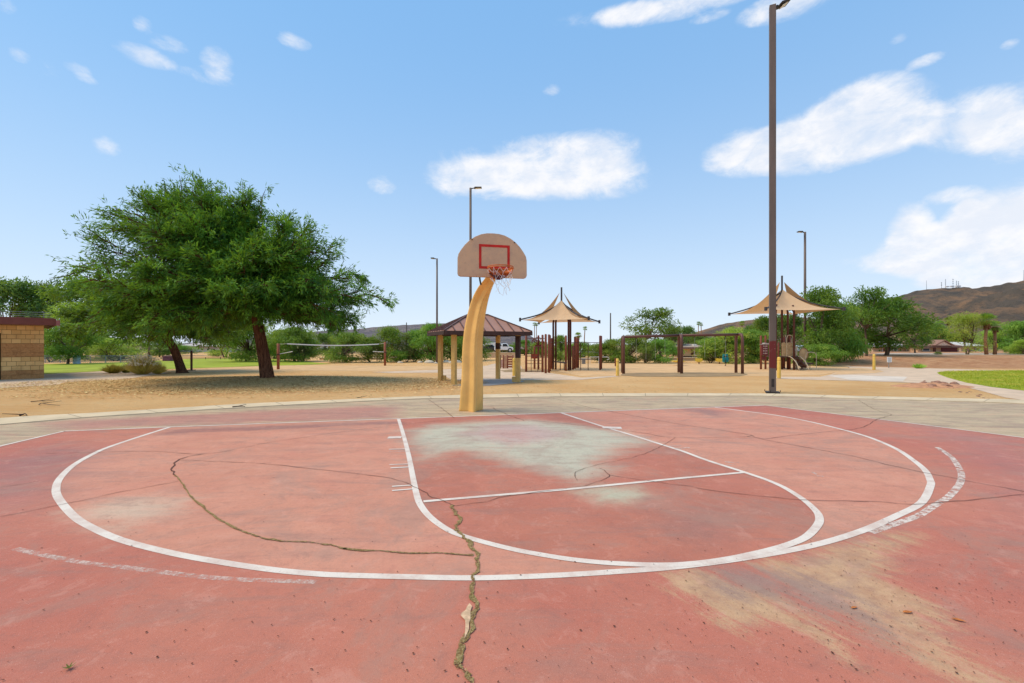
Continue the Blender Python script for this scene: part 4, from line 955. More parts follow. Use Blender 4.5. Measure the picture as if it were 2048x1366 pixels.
# ------------------------------------------------------------------ mulch mound and litter
def mound_h(x, y):
    c = P(500, 700, 18.0); dx, dy = (x - (-10.2)) / 6.2, (y - 18.6) / 2.9
    return max(0, .20 * math.exp(-(dx * dx + dy * dy) * 1.6) - .012)
def mulch():
    mb = MB(); NR, NA = 18, 60; cx, cy = -9.8, 18.1; vs = [(cx, cy, mound_h(cx, cy) + .02)]
    for i in range(1, NR + 1):
        for j in range(NA):
            a = 2 * math.pi * j / NA; rr = i / NR * (1 + .08 * mnoise.noise((math.cos(a) * 2, math.sin(a) * 2, 1))); x = cx + math.cos(a) * 8.6 * rr; y = cy + math.sin(a) * 3.4 * rr
            vs.append((x, y, mound_h(x, y) + (.016 if i < NR else -.01)))
    fs = [(0, 1 + j, 1 + (j + 1) % NA) for j in range(NA)] + [(1 + (i - 1) * NA + j, 1 + i * NA + j, 1 + i * NA + (j + 1) % NA, 1 + (i - 1) * NA + (j + 1) % NA) for i in range(1, NR) for j in range(NA)]
    mb.add(vs, fs)
    t = NT('leaf litter ground'); n = t.noise(22, 6, .8); n2 = t.noise(1.2, 5, .6)
    c = t.mix(t.step(n, .42, .6), A(184, 136, 82, .95), A(232, 190, 128, .95)); c = t.mix(t.math('MULTIPLY', t.step(n2, .45, .65), .5), c, A(232, 184, 128, .85))
    struct(mb.build('mulch_ground', t.pbr(c, .95, normal=t.bump(n, .8, .03), spec=.1), smooth=True))
    rng = np.random.default_rng(2); n = 15000; u = rng.random(n); a = rng.uniform(0, 6.283, n); r = np.sqrt(u)
    xs = cx - .6 + np.cos(a) * 9.5 * r; ys = cy - .3 + np.sin(a) * 4.0 * r
    xs2 = rng.uniform(-15, 6, 6000); ys2 = rng.uniform(11, 16.5, 6000); ok = (ys2 > 12.9 + .02 * xs2) & (rng.random(6000) < np.clip(1 - (xs2 + 15) / 18, .06, 1)); xs = np.concatenate([xs, xs2[ok]]); ys = np.concatenate([ys, ys2[ok]])
    # keep litter off the court and curb
    sp = resample(cf, 300); cxs = np.array([p.x for p in sp]); cys = np.array([p.y for p in sp]); o_ = np.argsort(cxs); lim = np.interp(xs, cxs[o_], cys[o_]); k = ys > lim + .05; xs, ys = xs[k], ys[k]; n = len(xs)
    z = np.array([mound_h(a_, b_) for a_, b_ in zip(xs, ys)]) + .03
    s = rng.uniform(.025, .07, n); an = rng.uniform(0, 6.283, n); dz = rng.uniform(-.012, .02, n); wv = s * rng.uniform(.2, .45, n)
    ca, sa = np.cos(an), np.sin(an)
    V = np.stack([np.stack([xs - ca * s, ys - sa * s, z], 1), np.stack([xs - sa * wv, ys + ca * wv, z + .006], 1), np.stack([xs + ca * s, ys + sa * s, z + dz], 1), np.stack([xs + sa * wv, ys - ca * wv, z + .004], 1)], 1).reshape(-1, 3)
    q = np.arange(n)[:, None] * 4 + np.arange(4)[None, :]
    t = NT('fallen leaf flakes'); g = t.n('ShaderNodeNewGeometry').outputs['Random Per Island']; c = t.mix(g, A(252, 218, 154, 1.0), A(180, 132, 78, .9))
    tag(np_mesh('leaf_litter', V, q, t.pbr(c, .9, spec=.1)), 'dry tan leaf litter carpeting the ground under the mesquite', 'leaf litter', kind='stuff')
mulch()
def stick(pts, r, label):
    mb = MB(); p = [G(u, v) + Vector((0, 0, .035)) for u, v in pts]; mb.tube(smooth_path(p, 3), [r * (1 - .6 * i / (len(p) * 3 - 3)) for i in range(len(smooth_path(p, 3)))], 5)
    j = p[1]; d = (p[2] - p[0]).normalized(); mb.tube([j, j + Vector((-d.y * .2 + d.x * .3, d.x * .2, .03))], [r * .6, r * .3], 4)
    tag(mb.build('fallen_stick', simple('dark twig', (74, 52, 40), .9)), label, 'stick', 'sticks on the litter at left')
stick([(62, 806), (78, 804.5), (92, 804.5), (110, 802.5)], .012, 'longer fallen stick on the litter near the left curb')
stick([(78, 812), (84, 809), (100, 812), (120, 813.5)], .011, 'forked fallen stick just below the longer stick at left')
stick([(712, 797), (718, 797.5), (722, 796.5), (724, 795)], .011, 'short stick by the curb left of the hoop')
stick([(465, 816.5), (475, 815.5), (486, 815), (490, 816)], .014, 'thin clump of twigs lying on the curb at left')
stick([(40, 834), (46, 832), (50, 830.5), (54, 833.5)], .018, 'knobbly bit of dead wood at the curb near the left edge')

# ------------------------------------------------------------------ dry shrubs (rabbitbrush / grass clumps)
def shrub(u, vb, wpx, hpx, label, mat, n, seed, flowers=False):
    b = G(u, vb); rng = np.random.default_rng(seed); s = b.y / F; root = thing('dry_shrub', (b.x, b.y, 0), label, 'shrub', 'dry shrubs by the concrete path')
    a = rng.uniform(0, 6.283, n); sp = rng.random(n) ** .7 * 1.15; d = np.stack([np.cos(a) * np.sin(sp), np.sin(a) * np.sin(sp), np.cos(sp)], 1)
    L = rng.uniform(.55, 1.0, n)[:, None]; sc = np.array([wpx * s * .58, wpx * s * .5, hpx * s]); base = np.stack([np.cos(a) * .12 * wpx * s, np.sin(a) * .12 * wpx * s, np.zeros(n)], 1) * rng.random((n, 1))
    tip = base + d * L * sc; side = np.cross(d, rng.normal(0, 1, (n, 3))); side /= np.linalg.norm(side, axis=1, keepdims=True); w = .013
    mid = base + (tip - base) * .5; V = np.stack([base - side * w * .5, mid + side * w, tip, mid - side * w], 1).reshape(-1, 3); q = np.arange(n)[:, None] * 4 + np.arange(4)[None, :]
    np_mesh('stems', V, q, mat, root)
    if flowers:
        k = rng.choice(n, n // 3); an = tip[k] * rng.uniform(.9, 1.02, (len(k), 1)); keep = an[:, 2] > hpx * s * .42; an = an[keep]
        V, q = leaves_from(an, np.tile([0, 0, 1.], (len(an), 1)), rng, 5, .05, .035, .05, 0)
        np_mesh('seed_heads', V, q, simple('fluffy seed heads', (244, 224, 194), .95, var=.15), root)
M_straw = leafmat('straw stems', (150, 112, 66), (206, 166, 104), (160, 140, 76), .3, 1.5); M_straw2 = leafmat('green straw stems', (150, 130, 66), (200, 176, 96), (160, 154, 70), .3, 1.7)
shrub(227, 746.5, 46, 22, 'left dry grassy shrub clump on the path', M_straw2, 900, 1)
shrub(253, 745.5, 30, 20, 'small dry clump between the grassy shrub and the seeded bush', M_straw2, 500, 2)
shrub(285, 749, 62, 40, 'round dry bush topped with pale fluffy seed heads', M_straw, 1900, 3, True)
shrub(316, 748, 36, 25, 'dry yellowish clump at the right foot of the seeded bush', M_straw, 700, 4)
shrub(1838, 737, 26, 12, 'low yellow green grass clump at the foot of the bank', M_lime, 420, 5)

# ------------------------------------------------------------------ restroom building
def block_mat():
    t = NT('tan block masonry'); tc = t.tc.outputs['Object']; sx = t.n('ShaderNodeSeparateXYZ'); t.t.links.new(tc, sx.inputs[0])
    cb = t.n('ShaderNodeCombineXYZ'); t.t.links.new(t.math('ADD', sx.outputs[0], sx.outputs[1]), cb.inputs[0]); t.t.links.new(sx.outputs[2], cb.inputs[1])
    br = t.n('ShaderNodeTexBrick'); t.t.links.new(cb.outputs[0], br.inputs['Vector']); br.inputs['Scale'].default_value = 1.0
    br.inputs['Brick Width'].default_value = .40; br.inputs['Row Height'].default_value = .2; br.inputs['Mortar Size'].default_value = .008; br.offset = .5
    br.inputs['Color1'].default_value = A(226, 182, 120, 1.1); br.inputs['Color2'].default_value = A(206, 160, 100, 1.05); br.inputs['Mortar'].default_value = A(150, 112, 72, .8)
    n = t.noise(14, 6, .75); z = sx.outputs[2]
    band = t.math('MAXIMUM', t.math('MULTIPLY', t.step(z, 1.0, 1.004), t.step(t.math('MULTIPLY', z, -1), -1.604, -1.6)), t.step(t.math('MULTIPLY', z, -1), -.404, -.4))
    c = t.mix(t.math('MULTIPLY', band, .85), br.outputs['Color'], t.mix(t.step(n, .35, .65), A(166, 112, 70, .95), A(196, 140, 90, .95)))
    c = t.mix(t.math('MULTIPLY', t.step(t.noise(3, 5), .5, .7), .25), c, A(140, 100, 70, .8))
    h = t.math('ADD', t.math('MULTIPLY', br.outputs['Fac'], -1), t.math('MULTIPLY', t.math('MULTIPLY', n, band), 1.6))
    return t.pbr(c, .9, normal=t.bump(h, .7, .02), spec=.15)
def restroom():
    a = G(88, 757); d = Vector((-.67, -.742, 0)).normalized(); ang = math.atan2(d.y, d.x); nrm = Vector((-d.y, d.x, 0));
    if nrm.y < 0: nrm = -nrm
    root = thing('restroom_building', (a.x, a.y, 0), 'tan block restroom building with a maroon roof edge at the left edge', 'building')
    bm = block_mat(); Hh = 2.42
    def wallbox(s0, s1, t0, t1, z0, z1, name, mat, bev=0, par=None):
        mb = MB(); p = [a + d * s0 + nrm * t0, a + d * s1 + nrm * t0, a + d * s1 + nrm * t1, a + d * s0 + nrm * t1]
        mb.prism([(q.x, q.y, z0) for q in p], (0, 0, z1 - z0)); return mb.build(name, mat, par or root, bevel=bev)
    wallbox(0, .33, -.04, .36, 0, Hh, 'corner_pier', bm); wallbox(.33, 1.30, 0, .2, 0, Hh, 'wall', bm)
    wallbox(1.30, 2.3, .02, .12, 0, 2.05, 'door', simple('dark brown door', (60, 30, 22), .6, k=.8)); wallbox(1.30, 2.3, 0, .2, 2.05, Hh, 'wall', bm)
    wallbox(2.3, 9, 0, .2, 0, Hh, 'wall', bm); wallbox(.12, .32, .36, 6, 0, Hh, 'wall', bm)
    mar = simple('maroon metal fascia', (128, 70, 60), .5, k=.85, var=.08)
    wallbox(-.3, 9.3, -.45, -.38, Hh + .0, Hh + .33, 'fascia', mar, .01); wallbox(-.37, -.3, -.45, 6.4, Hh - .02, Hh + .31, 'fascia', mar, .01)
    wallbox(-.3, 9.3, -.38, 6.4, Hh + .03, Hh + .2, 'roof', simple('roof deck', (130, 84, 76), .8))
    wallbox(-.5, -.37, -.47, -.05, Hh - .0, Hh + .24, 'gutter_end', simple('light maroon cap', (160, 100, 96), .5), .008)
    mb = MB()
    for k in range(3):
        p0 = a + d * -.2 + nrm * .2; p1 = a + d * 9 + nrm * .2; z = Hh + .42 + .09 * k; mb.tube([(p0.x, p0.y, z), (p1.x, p1.y, z)], .008, 4)
    for s in (0, 1.6, 3.2, 4.8, 6.4):
        p0 = a + d * s + nrm * .2; mb.tube([(p0.x, p0.y, Hh + .18), (p0.x, p0.y, Hh + .66)], .012, 4)
    mb.build('roof_wires', simple('thin steel wire', (150, 150, 150), .4, metal=.8), root)
restroom()

# chain-link fence
def fence(u0, u1, v, top, n, label, link=True, rgb=(150, 156, 158), rails=(1.0,), Y=None):
    Y = Y or F * H / (v - VH); x0, x1 = (u0 - 1024) * Y / F, (u1 - 1024) * Y / F; zt = H + (VH - top) * Y / F; zb = ground_z((x0 + x1) / 2, Y)
    root = thing('chain_link_fence' if link else 'rail_fence', (x0, Y, zb), label, 'fence'); m = simple('fence %d %d %d' % rgb, rgb, .6)
    for i in range(n):
        x = x0 + (x1 - x0) * i / (n - 1); mb = MB(); mb.cyl((x, Y, zb), .035, zt - zb, 6); mb.build('post', m, root)
    for f in rails:
        mb = MB(); z = zb + (zt - zb) * f; mb.beam((x0, Y, z - .02), (x1, Y, z - .02), .04); mb.build('rail', m, root)
    if link:
        mb = MB(); st = .18; k = int((x1 - x0) / st); hh = zt - zb
        for i in range(-int(hh / st), k):
            for s in (1, -1):
                xa = x0 + i * st if s == 1 else x0 + i * st + hh; xb = xa + s * hh; za, zz = zb, zt
                if min(xa, xb) < x0 or max(xa, xb) > x1: continue
                mb.beam((xa, Y, za), (xb, Y, zz), .011)
        mb.build('mesh', m, root)
fence(60, 302, 727.5, 711, 9, 'grey chain-link fence across the far side of the left lawn', Y=38.5)
fence(322, 560, 0, 714, 9, 'low dark rail fence beyond the lawn behind the mesquite trunks', False, (92, 76, 66), (1.0, .5), Y=48)
fence(1296, 1345, 0, 713, 3, 'short stretch of dark rail fence on the wall behind the left swing bay', False, (96, 84, 74), (1.0,), Y=45)
fence(1362, 1425, 0, 713.5, 4, 'dark rail fence on the wall behind the right swing bay', False, (96, 84, 74), (1.0,), Y=45)
fence(956, 1040, 0, 706, 5, 'dark rail fence along the street behind the pavilion', False, (96, 84, 74), (1.0,), Y=55)

# ------------------------------------------------------------------ far low walls
def low_wall(u0, u1, vtop, Y, label, rgb=(214, 180, 142), th=.3):
    x0, x1 = (u0 - 1024) * Y / F, (u1 - 1024) * Y / F; zt = H + (VH - vtop) * Y / F; z0 = ground_z((x0 + x1) / 2, Y) - .05
    mb = MB(); mb.box(((x0 + x1) / 2, Y, (zt + z0) / 2), (x1 - x0, th, zt - z0)); r = thing('low_wall', ((x0 + x1) / 2, Y, 0), label, 'wall', 'low tan walls along the street')
    mb.build('wall', simple('tan wall %d' % rgb[0], rgb, .9, k=.85, var=.12, scale=1.5), r)
    mb = MB(); mb.box(((x0 + x1) / 2, Y, zt + .03), (x1 - x0 + .1, th + .08, .06)); mb.build('cap', simple('wall cap', (226, 204, 176), .9, k=.85), r)
low_wall(1290, 1480, 716, 44, 'low tan wall behind the swing set')
low_wall(945, 1040, 706, 54, 'low tan wall behind the pavilion', (222, 190, 150))
low_wall(1150, 1240, 717.5, 46, 'low wall at the street behind the thin climbing poles', (206, 178, 148))
low_wall(640, 830, 716, 47, 'low reddish bank wall behind the volleyball net', (214, 164, 126))
low_wall(330, 560, 712, 62, 'long low wall far beyond the left lawn', (220, 180, 150))
# concrete edge at the top of the right bank
xs = [G(1690, 720).x + i * 2.0 for i in range(32)]
mb = MB()
x0 = (1690 - 1024) * 43.8 / F
mb.box((x0 + 40, 44.2, .53), (84, .45, .12)); struct(mb.build('curb', M_curb))
# boulders at the foot of the left bushes
for i, (u, v, s) in enumerate([(858, 726, .42), (876, 724.5, .3), (872, 727, .2), (893, 725, .34), (903, 726, .3), (915, 725, .36), (800, 726, .25), (840, 725.5, .25)]):
    p = G(u, v); mb = MB(); r = random.Random(i); vs = []
    for a in range(5):
        ph = -.3 + a * .45
        for j in range(9):
            th = 2 * math.pi * j / 9; q = s * (1 + .25 * r.uniform(-1, 1)); vs.append((p.x + q * math.cos(ph) * math.cos(th), p.y + q * .8 * math.cos(ph) * math.sin(th), max(-.02, s * .6 * math.sin(ph))))
    mb.add(vs, [(a * 9 + j, a * 9 + (j + 1) % 9, (a + 1) * 9 + (j + 1) % 9, (a + 1) * 9 + j) for a in range(4) for j in range(9)] + [tuple(range(36, 45))])
    tag(mb.build('boulder', simple('pale boulder', (206, 190, 166), .95, var=.2, scale=5), smooth=True), 'pale boulder, %s from the left, at the foot of the bushes left of the hoop' % ('fourth','sixth','fifth','seventh','eighth','ninth','first','second')[i], 'boulder', 'boulders at the foot of the bushes')

# ------------------------------------------------------------------ pavilion
def pavilion():
    cx, cy = -1.4, 18.75; e1 = Vector((.4, -.917, 0)); e2 = Vector((.917, .4, 0)); c = Vector((cx, cy, 0))
    root = thing('pavilion', (cx, cy, 0), 'small picnic pavilion with brown metal hip roof and mustard posts behind the hoop', 'pavilion')
    ze, zp, a_, b_ = 1.99, 2.78, 1.36, 1.82
    C = [c + e1 * a_ * s + e2 * b_ * t for s, t in ((1, -1), (1, 1), (-1, 1), (-1, -1))]
    rl, rr = c - e2 * (b_ - a_) * .9, c + e2 * (b_ - a_) * .9
    up = lambda p, z: Vector((p.x, p.y, z))
    brown = simple('brown standing seam metal', (178, 128, 104), .45, k=1.0, var=.08, scale=1.5)
    mb = MB(); vs = [up(p, ze + .07) for p in C] + [up(rl, zp), up(rr, zp)]
    mb.add(vs, [(0, 1, 5, 4), (2, 3, 4, 5), (1, 2, 5), (3, 0, 4)]); roof = mb.build('roof', brown, root, solid=.02)
    mb = MB()
    def seams(p, q, r0, r1, n):
        for i in range(1, n):
            t = i / n; base = p.lerp(q, t); run = (r0 + r1) / 2 - (p + q) / 2; # go perpendicular up the slope until ridge or hip
            L = (p - q).length; s = t * L; x = (r0 - p).dot((q - p).normalized()); y = (q - r1).dot((q - p).normalized())
            f = min(1, s / max(x, .01), (L - s) / max(y, .01)); pr = ((r0 - p) - (q - p).normalized() * x)
            e = base + pr * f; mb.beam(base + Vector((0, 0, .02)), e + Vector((0, 0, .02)), .04, .05)
    seams(vs[0], vs[1], vs[4], vs[5], 9); seams(vs[2], vs[3], vs[5], vs[4], 9); seams(vs[1], vs[2], vs[5], vs[5], 7); seams(vs[3], vs[0], vs[4], vs[4], 7)
    for p, q in ((0, 4), (1, 5), (2, 5), (3, 4), (4, 5)): mb.beam(vs[p] + Vector((0, 0, .025)), vs[q] + Vector((0, 0, .025)), .07, .05)
    mb.build('seams', simple('brown seam cap', (104, 72, 60), .45), roof)
    mb = MB()
    for i in range(4): mb.beam(up(C[i], ze + .0), up(C[(i + 1) % 4], ze + .0), .05, .15)
    mb.build('fascia', simple('dark brown fascia', (70, 46, 40), .6), root)
    M_pp = simple('mustard pavilion post', (222, 178, 104), .6, k=.86, var=.1); M_bl = simple('dark repaint', (62, 40, 34), .7)
    for i, (u, v) in enumerate([(881, 762), (908, 769.5), (996, 758), (1036, 765)]):
        p = G(u, v); w = .17; mb = MB(); mb.box((p.x, p.y, ze / 2 - .02), (w, w, ze), rz=-.41 + 0); po = mb.build('post', M_pp, root, bevel=.01)
        if i >= 2:
            mb = MB(); z1 = 1.9 if i == 3 else 1.62; z0 = 1.0 if i == 3 else 1.35; mb.box((p.x, p.y, (z0 + z1) / 2), (w + .006, w + .006, z1 - z0), rz=-.41); mb.build('dark_band', M_bl, po)
        if i in (0, 3):
            mb = MB(); s = 1 if i == 0 else -1; mb.box((p.x + s * .16, p.y, .14), (.14, .12, .2), rz=-.41); mb.box((p.x + s * .12, p.y - .03, .05), (.2, .1, .08), rz=-.41); mb.build('foot_box', M_pp, po, bevel=.01)
    mb = MB(); mb.beam(G(881, 762) + Vector((0, 0, ze)), G(996, 758) + Vector((0, 0, ze)), .12, .14); mb.beam(G(908, 769.5) + Vector((0, 0, ze)), G(1036, 765) + Vector((0, 0, ze)), .12, .14)
    mb.build('beams', simple('dark brown fascia', (70, 46, 40), .6), root)
pavilion()

# ------------------------------------------------------------------ shade sails
def fabric(name, rgb):
    t = NT(name); c = t.mix(t.step(t.noise(3, 4), .3, .7), A(*rgb, .86), tuple(x * .93 for x in A(*rgb, .86)[:3]) + (1,))
    d = t.n('ShaderNodeBsdfDiffuse'); t.put(c, d.inputs[0]); tr = t.n('ShaderNodeBsdfTranslucent'); t.put(c, tr.inputs[0]); mx = t.n('ShaderNodeMixShader'); mx.inputs[0].default_value = .35
    t.t.links.new(d.outputs[0], mx.inputs[1]); t.t.links.new(tr.outputs[0], mx.inputs[2]); t.t.links.new(mx.outputs[0], t.out.inputs[0]); return t.m
M_sail = fabric('tan shade cloth', (252, 214, 172)); M_sail2 = fabric('brown shade cloth', (206, 160, 112)); M_post = simple('dark red brown post', (96, 52, 40), .6, k=.85, var=.15)
def sail_tree(mx, my, a, zc, zl, zh, ztop, posts, label, sails=(0, 1, 2, 3)):
    root = thing('shade_structure', (mx, my, 0), label, 'shade canopy', 'tensioned shade canopies at the playground')
    c4 = [Vector((a[0], a[1], 0)), Vector((a[1], -a[0], 0)), Vector((-a[0], -a[1], 0)), Vector((-a[1], a[0], 0))]; m = Vector((mx, my, 0))
    metal = simple('dark steel', (70, 62, 60), .5)
    for i in range(4):
        p, q = m + c4[i] + Vector((0, 0, zc)), m + c4[(i + 1) % 4] + Vector((0, 0, zc)); hi = i % 2 == 0; apex = m + Vector((0, 0, zh if hi else zl)) + (c4[i] + c4[(i + 1) % 4]) * .02
        if hi: apex += (c4[i] + c4[(i + 1) % 4]) * .01
        N = 12; mb = MB(); vs = []; mid = (p + q) / 2
        for s in range(N + 1):                      # rows from apex to edge
            f = s / N
            for t_ in range(N + 1):
                g = t_ / N; e = p.lerp(q, g); inn = math.sin(math.pi * g)
                e2 = e + (m + Vector((0, 0, e.z)) - e) * (.16 if hi else .30) * inn                       # scalloped lower edge
                pt = apex.lerp(e2, f); sag = .16 * (zh - zc) * math.sin(math.pi * f) + (.10 if hi else .02) * math.sin(math.pi * f) * (zh - zc)
                pt.z -= sag; side = abs(g - .5) * 2; pt += ((mid - m) * .0 )
                # concave side edges
                inw = (apex.lerp(mid, f) - pt) * ((.08 if hi else .22) * math.sin(math.pi * f) * side * side); vs.append(pt + inw)
        mb.add(vs, [(s * (N + 1) + t_, s * (N + 1) + t_ + 1, (s + 1) * (N + 1) + t_ + 1, (s + 1) * (N + 1) + t_) for s in range(N) for t_ in range(N)])
        mb.build('sail', M_sail2 if hi else M_sail, root, smooth=True)
    for i in range(4):
        e = m + c4[i] * 1.04 + Vector((0, 0, zc + .02)); s0 = m + Vector((0, 0, zl - .15)); midp = (e + s0) / 2 + Vector((0, 0, -.13 * (zl - zc)))
        mb = MB(); mb.tube(smooth_path([s0, midp, e], 5), .045, 6); mb.build('arm', metal, root, smooth=True)
        mb = MB(); mb.box(e, (.12, .12, .22)); mb.build('arm_end', metal, root)
    mb = MB(); mb.tube([m + Vector((0, 0, zl - .5)), m + Vector((0, 0, ztop))], .055, 8); mb.build('mast', metal, root)
    for x, y in posts:
        top = m.lerp(Vector((x, y, 0)), .9) + Vector((0, 0, zl - 1.05)); mb = MB(); mb.tube([(x, y, 0), (x, y, zc - .1), top], .06, 10); mb.build('post', M_post, root, smooth=True)
    return root
pg = lambda u, v: tuple(G(u, v)[:2])
sail_tree(3.08, 28, (-2.5, -1.2), 3.02, 4.30, 4.80, 5.12, [pg(1106.5, 738), pg(1111.5, 739), pg(1137, 741), pg(1141, 740.5)], 'tan shade sails on dark posts above the climbing frame, left of the swings')
sail_tree(17.1, 28.5, (-2.2, -2.15), 3.62, 5.02, 5.52, 5.92, [pg(1551.5, 741), pg(1564, 739), pg(1575.5, 739), pg(1588, 740)], 'tan shade sails over the slide structure behind the tallest lamp post')

# ------------------------------------------------------------------ climbing frame (left)
M_br = simple('rust brown play post', (134, 72, 52), .55, k=.95, var=.12); M_bar = simple('rust brown bar', (92, 48, 38), .5, k=.85)
def zz4(x, y): return (1000 + x / 5.69, 560 + y / 5.69)
def climbing():
    root = thing('climbing_frame', tuple(G(1095, 742)[:2]) + (0,), 'rust brown climbing frame of posts, bars and ladder under the left shade sail', 'climbing frame')
    tops = {}
    for x, t, bt in [(298, 632, 1047), (393, 752, 1012), (437, 628, 1020), (484, 622, 1050), (520, 614, 1063), (557, 618, 1056), (568, 625, 1040), (590, 660, 1012), (750, 630, 1035), (830, 750, 1020), (852, 645, 1011), (873, 650, 1001), (890, 662, 1000), (1139, 632, 1023), (1152, 634, 1014)]:
        u, v = zz4(x, bt); p = G(u, v); zt = H + (VH - zz4(x, t)[1]) * p.y / F; mb = MB()
        mb.tube([(p.x, p.y, 0), (p.x, p.y, zt - .04), (p.x, p.y, zt)], [.062, .062, .035], 10); mb.build('post', M_br, root, smooth=True); tops[x] = (p, zt)
    def bar(xa, xb, y, r=.02, name='bar', Y=None):
        pa, pb = tops[xa][0], tops[xb][0]; za = H + (VH - zz4(0, y)[1]) * pa.y / F; zb = H + (VH - zz4(0, y)[1]) * pb.y / F
        mb = MB(); mb.tube([(pa.x, pa.y, za), (pb.x, pb.y, zb)], r, 6); mb.build(name, M_bar, root)
    bar(298, 520, 665); bar(590, 750, 715); bar(750, 1139, 712); bar(557, 590, 712); bar(298, 484, 760)
    for y in (870, 915, 952, 1002, 1040): bar(298, 484, y, .014, 'rung')
    for x in (355, 430):
        u, v = zz4(x, 1047); p = G(u, v); mb = MB(); mb.tube([(p.x, p.y, 0), (p.x, p.y, H + (VH - zz4(0, 760)[1]) * p.y / F)], .016, 6); mb.build('rung_upright', M_bar, root)
    for x in (918, 1003):
        u, v = zz4(x, 1027); p = G(u, v); mb = MB(); mb.tube([(p.x, p.y, 0), (p.x, p.y, H + (VH - zz4(0, 710)[1]) * p.y / F)], .022, 6); mb.build('sliding_pole', M_bar, root)
    for y in (790, 890):
        bar(557, 590, y, .015, 'rung'); bar(830, 852, y, .015, 'rung')
    # arched fan panel
    p, _ = tops[437]; mb = MB(); s = p.y / F; X = lambda x: (zz4(x, 0)[0] - 1024) * s; Z = lambda y: H + (VH - zz4(0, y)[1]) * s
    arc = [Vector((X(430 + 68 * math.cos(a)), p.y - .1, Z(718 - 62 * math.sin(a)))) for a in np.linspace(0, math.pi, 13)]
    mb.tube(arc, .03, 6)
    for i in (2, 4, 6, 8, 10): mb.tube([arc[i], Vector((X(430), p.y - .1, Z(735)))], .02, 5)
    mb.prism([Vector((X(395), p.y - .13, Z(735))), Vector((X(470), p.y - .13, Z(735))), Vector((X(462), p.y - .13, Z(762))), Vector((X(403), p.y - .13, Z(762)))], (0, .06, 0))
    mb.build('arched_panel', simple('dark red panel', (112, 38, 32), .5, k=.85), root)
    # red seat like panel behind posts
    mb = MB(); mb.box((X(400), p.y + .3, Z(870)), (.5, .04, .28)); mb.build('panel', simple('orange red panel', (170, 70, 44), .5, k=.85), root)
    # deck
    a, b = tops[590][0], tops[750][0]; mb = MB(); zd = H + (VH - zz4(0, 942)[1]) * 27.5 / F
    mb.prism([(a.x + .1, a.y - .4, zd), (b.x, b.y - .4, zd), (b.x, b.y + .5, zd), (a.x + .1, a.y + .5, zd)], (0, 0, .06)); mb.build('deck', simple('dark deck', (70, 52, 46), .7), root)
    for x in (605, 690, 735):
        q = (zz4(x, 0)[0] - 1024) * 27 / F; mb = MB(); mb.cyl((q, 27.2, 0), .025, zd, 6); mb.build('deck_leg', M_bar, root)
climbing()
def panel_wall():
    p0 = G(*zz4(5, 1008)); root = thing('low_play_wall', (p0.x, p0.y, 0), 'low play panel of tan and rust boards between brown posts behind the pavilion', 'play panel')
    s = p0.y / F; X = lambda x: (zz4(x, 0)[0] - 1024) * s; Z = lambda y: H + (VH - zz4(0, y)[1]) * s
    for x in (5, 38, 85, 145):
        mb = MB(); mb.cyl((X(x), p0.y, 0), .05, Z(855), 8); mb.build('post', M_br, root, smooth=True)
    mb = MB(); mb.box(((X(40) + X(83)) / 2, p0.y, (Z(865) + Z(1005)) / 2), (X(83) - X(40), .05, Z(865) - Z(1005))); mb.build('panel', simple('tan panel', (196, 148, 112), .6), root)
    for k in range(5):
        mb = MB(); z = Z(1000) + (Z(862) - Z(1000)) * (k + .5) / 5; mb.box(((X(88) + X(142)) / 2, p0.y, z), (X(142) - X(88), .05, .11)); mb.build('slat', simple('rust slat', (156, 92, 66), .6), root)
    mb = MB(); mb.box(((X(8) + X(36)) / 2, p0.y, Z(950)), (X(36) - X(8), .05, .5)); mb.build('panel', simple('pinkish panel', (206, 160, 140), .6), root)
panel_wall()

# ------------------------------------------------------------------ swing set
def zz5(x, y): return (1220 + x / 5.69, 560 + y / 5.69)
def swings():
    a = G(*zz5(150, 1065)); root = thing('swing_set', (a.x + 3, a.y, 0), 'brown swing set with three arched frames and bare hanging chains', 'swing set')
    M = simple('brown swing pipe', (112, 74, 62), .45, k=.85, var=.12, dirt=(90, 50, 40)); tops = []
    for (x0, y0, x1, y1, yt) in [(142, 1056, 154, 1068, 640), (783, 1052, 815, 1066, 622), (1434, 1056, 1507, 1068, 612)]:
        p, q = G(*zz5(x0, y0)), G(*zz5(x1, y1)); mz = (p.y + q.y) / 2; zt = H + (VH - zz5(0, yt + 8)[1]) * mz / F
        mb = MB(); r = .35
        pts = [(p.x, p.y, 0), (p.x, p.y, zt - r)] + [tuple(Vector((p.x, p.y, 0)).lerp(Vector((q.x, q.y, 0)), .22 * (1 - math.cos(t)))[:2]) + (zt - r + r * math.sin(t),) for t in np.linspace(.3, math.pi / 2, 5)]
        pts += [tuple(Vector((q.x, q.y, 0)).lerp(Vector((p.x, p.y, 0)), .22 * (1 - math.cos(t)))[:2]) + (zt - r + r * math.sin(t),) for t in np.linspace(math.pi / 2, .3, 5)] + [(q.x, q.y, zt - r), (q.x, q.y, 0)]
        mb.tube(pts, .078, 10); mb.build('arch_frame', M, root, smooth=True); tops.append(Vector(((p.x + q.x) / 2, mz, zt)))
    for i in range(2):
        mb = MB(); mb.tube([tops[i], tops[i + 1]], .075, 10); mb.build('top_bar', M, root, smooth=True)
    ch = simple('thin galvanised chain', (176, 172, 162), .5)
    for u in (1273, 1293, 1312, 1332, 1388, 1408, 1428, 1448):
        k = 0 if u < 1360 else 1; A_, B_ = tops[k], tops[k + 1]; 
        t = ((u - 1024) * A_.y / F - A_.x) / (B_.x - A_.x); p = A_.lerp(B_, t); mb = MB(); mb.tube([p, p + Vector((0, 0, -1.25))], .006, 4); mb.build('chain', ch, root)
        mb = MB(); mb.cyl(p + Vector((0, 0, -.13)), .03, .06, 6); mb.build('hanger', M, root)
swings()

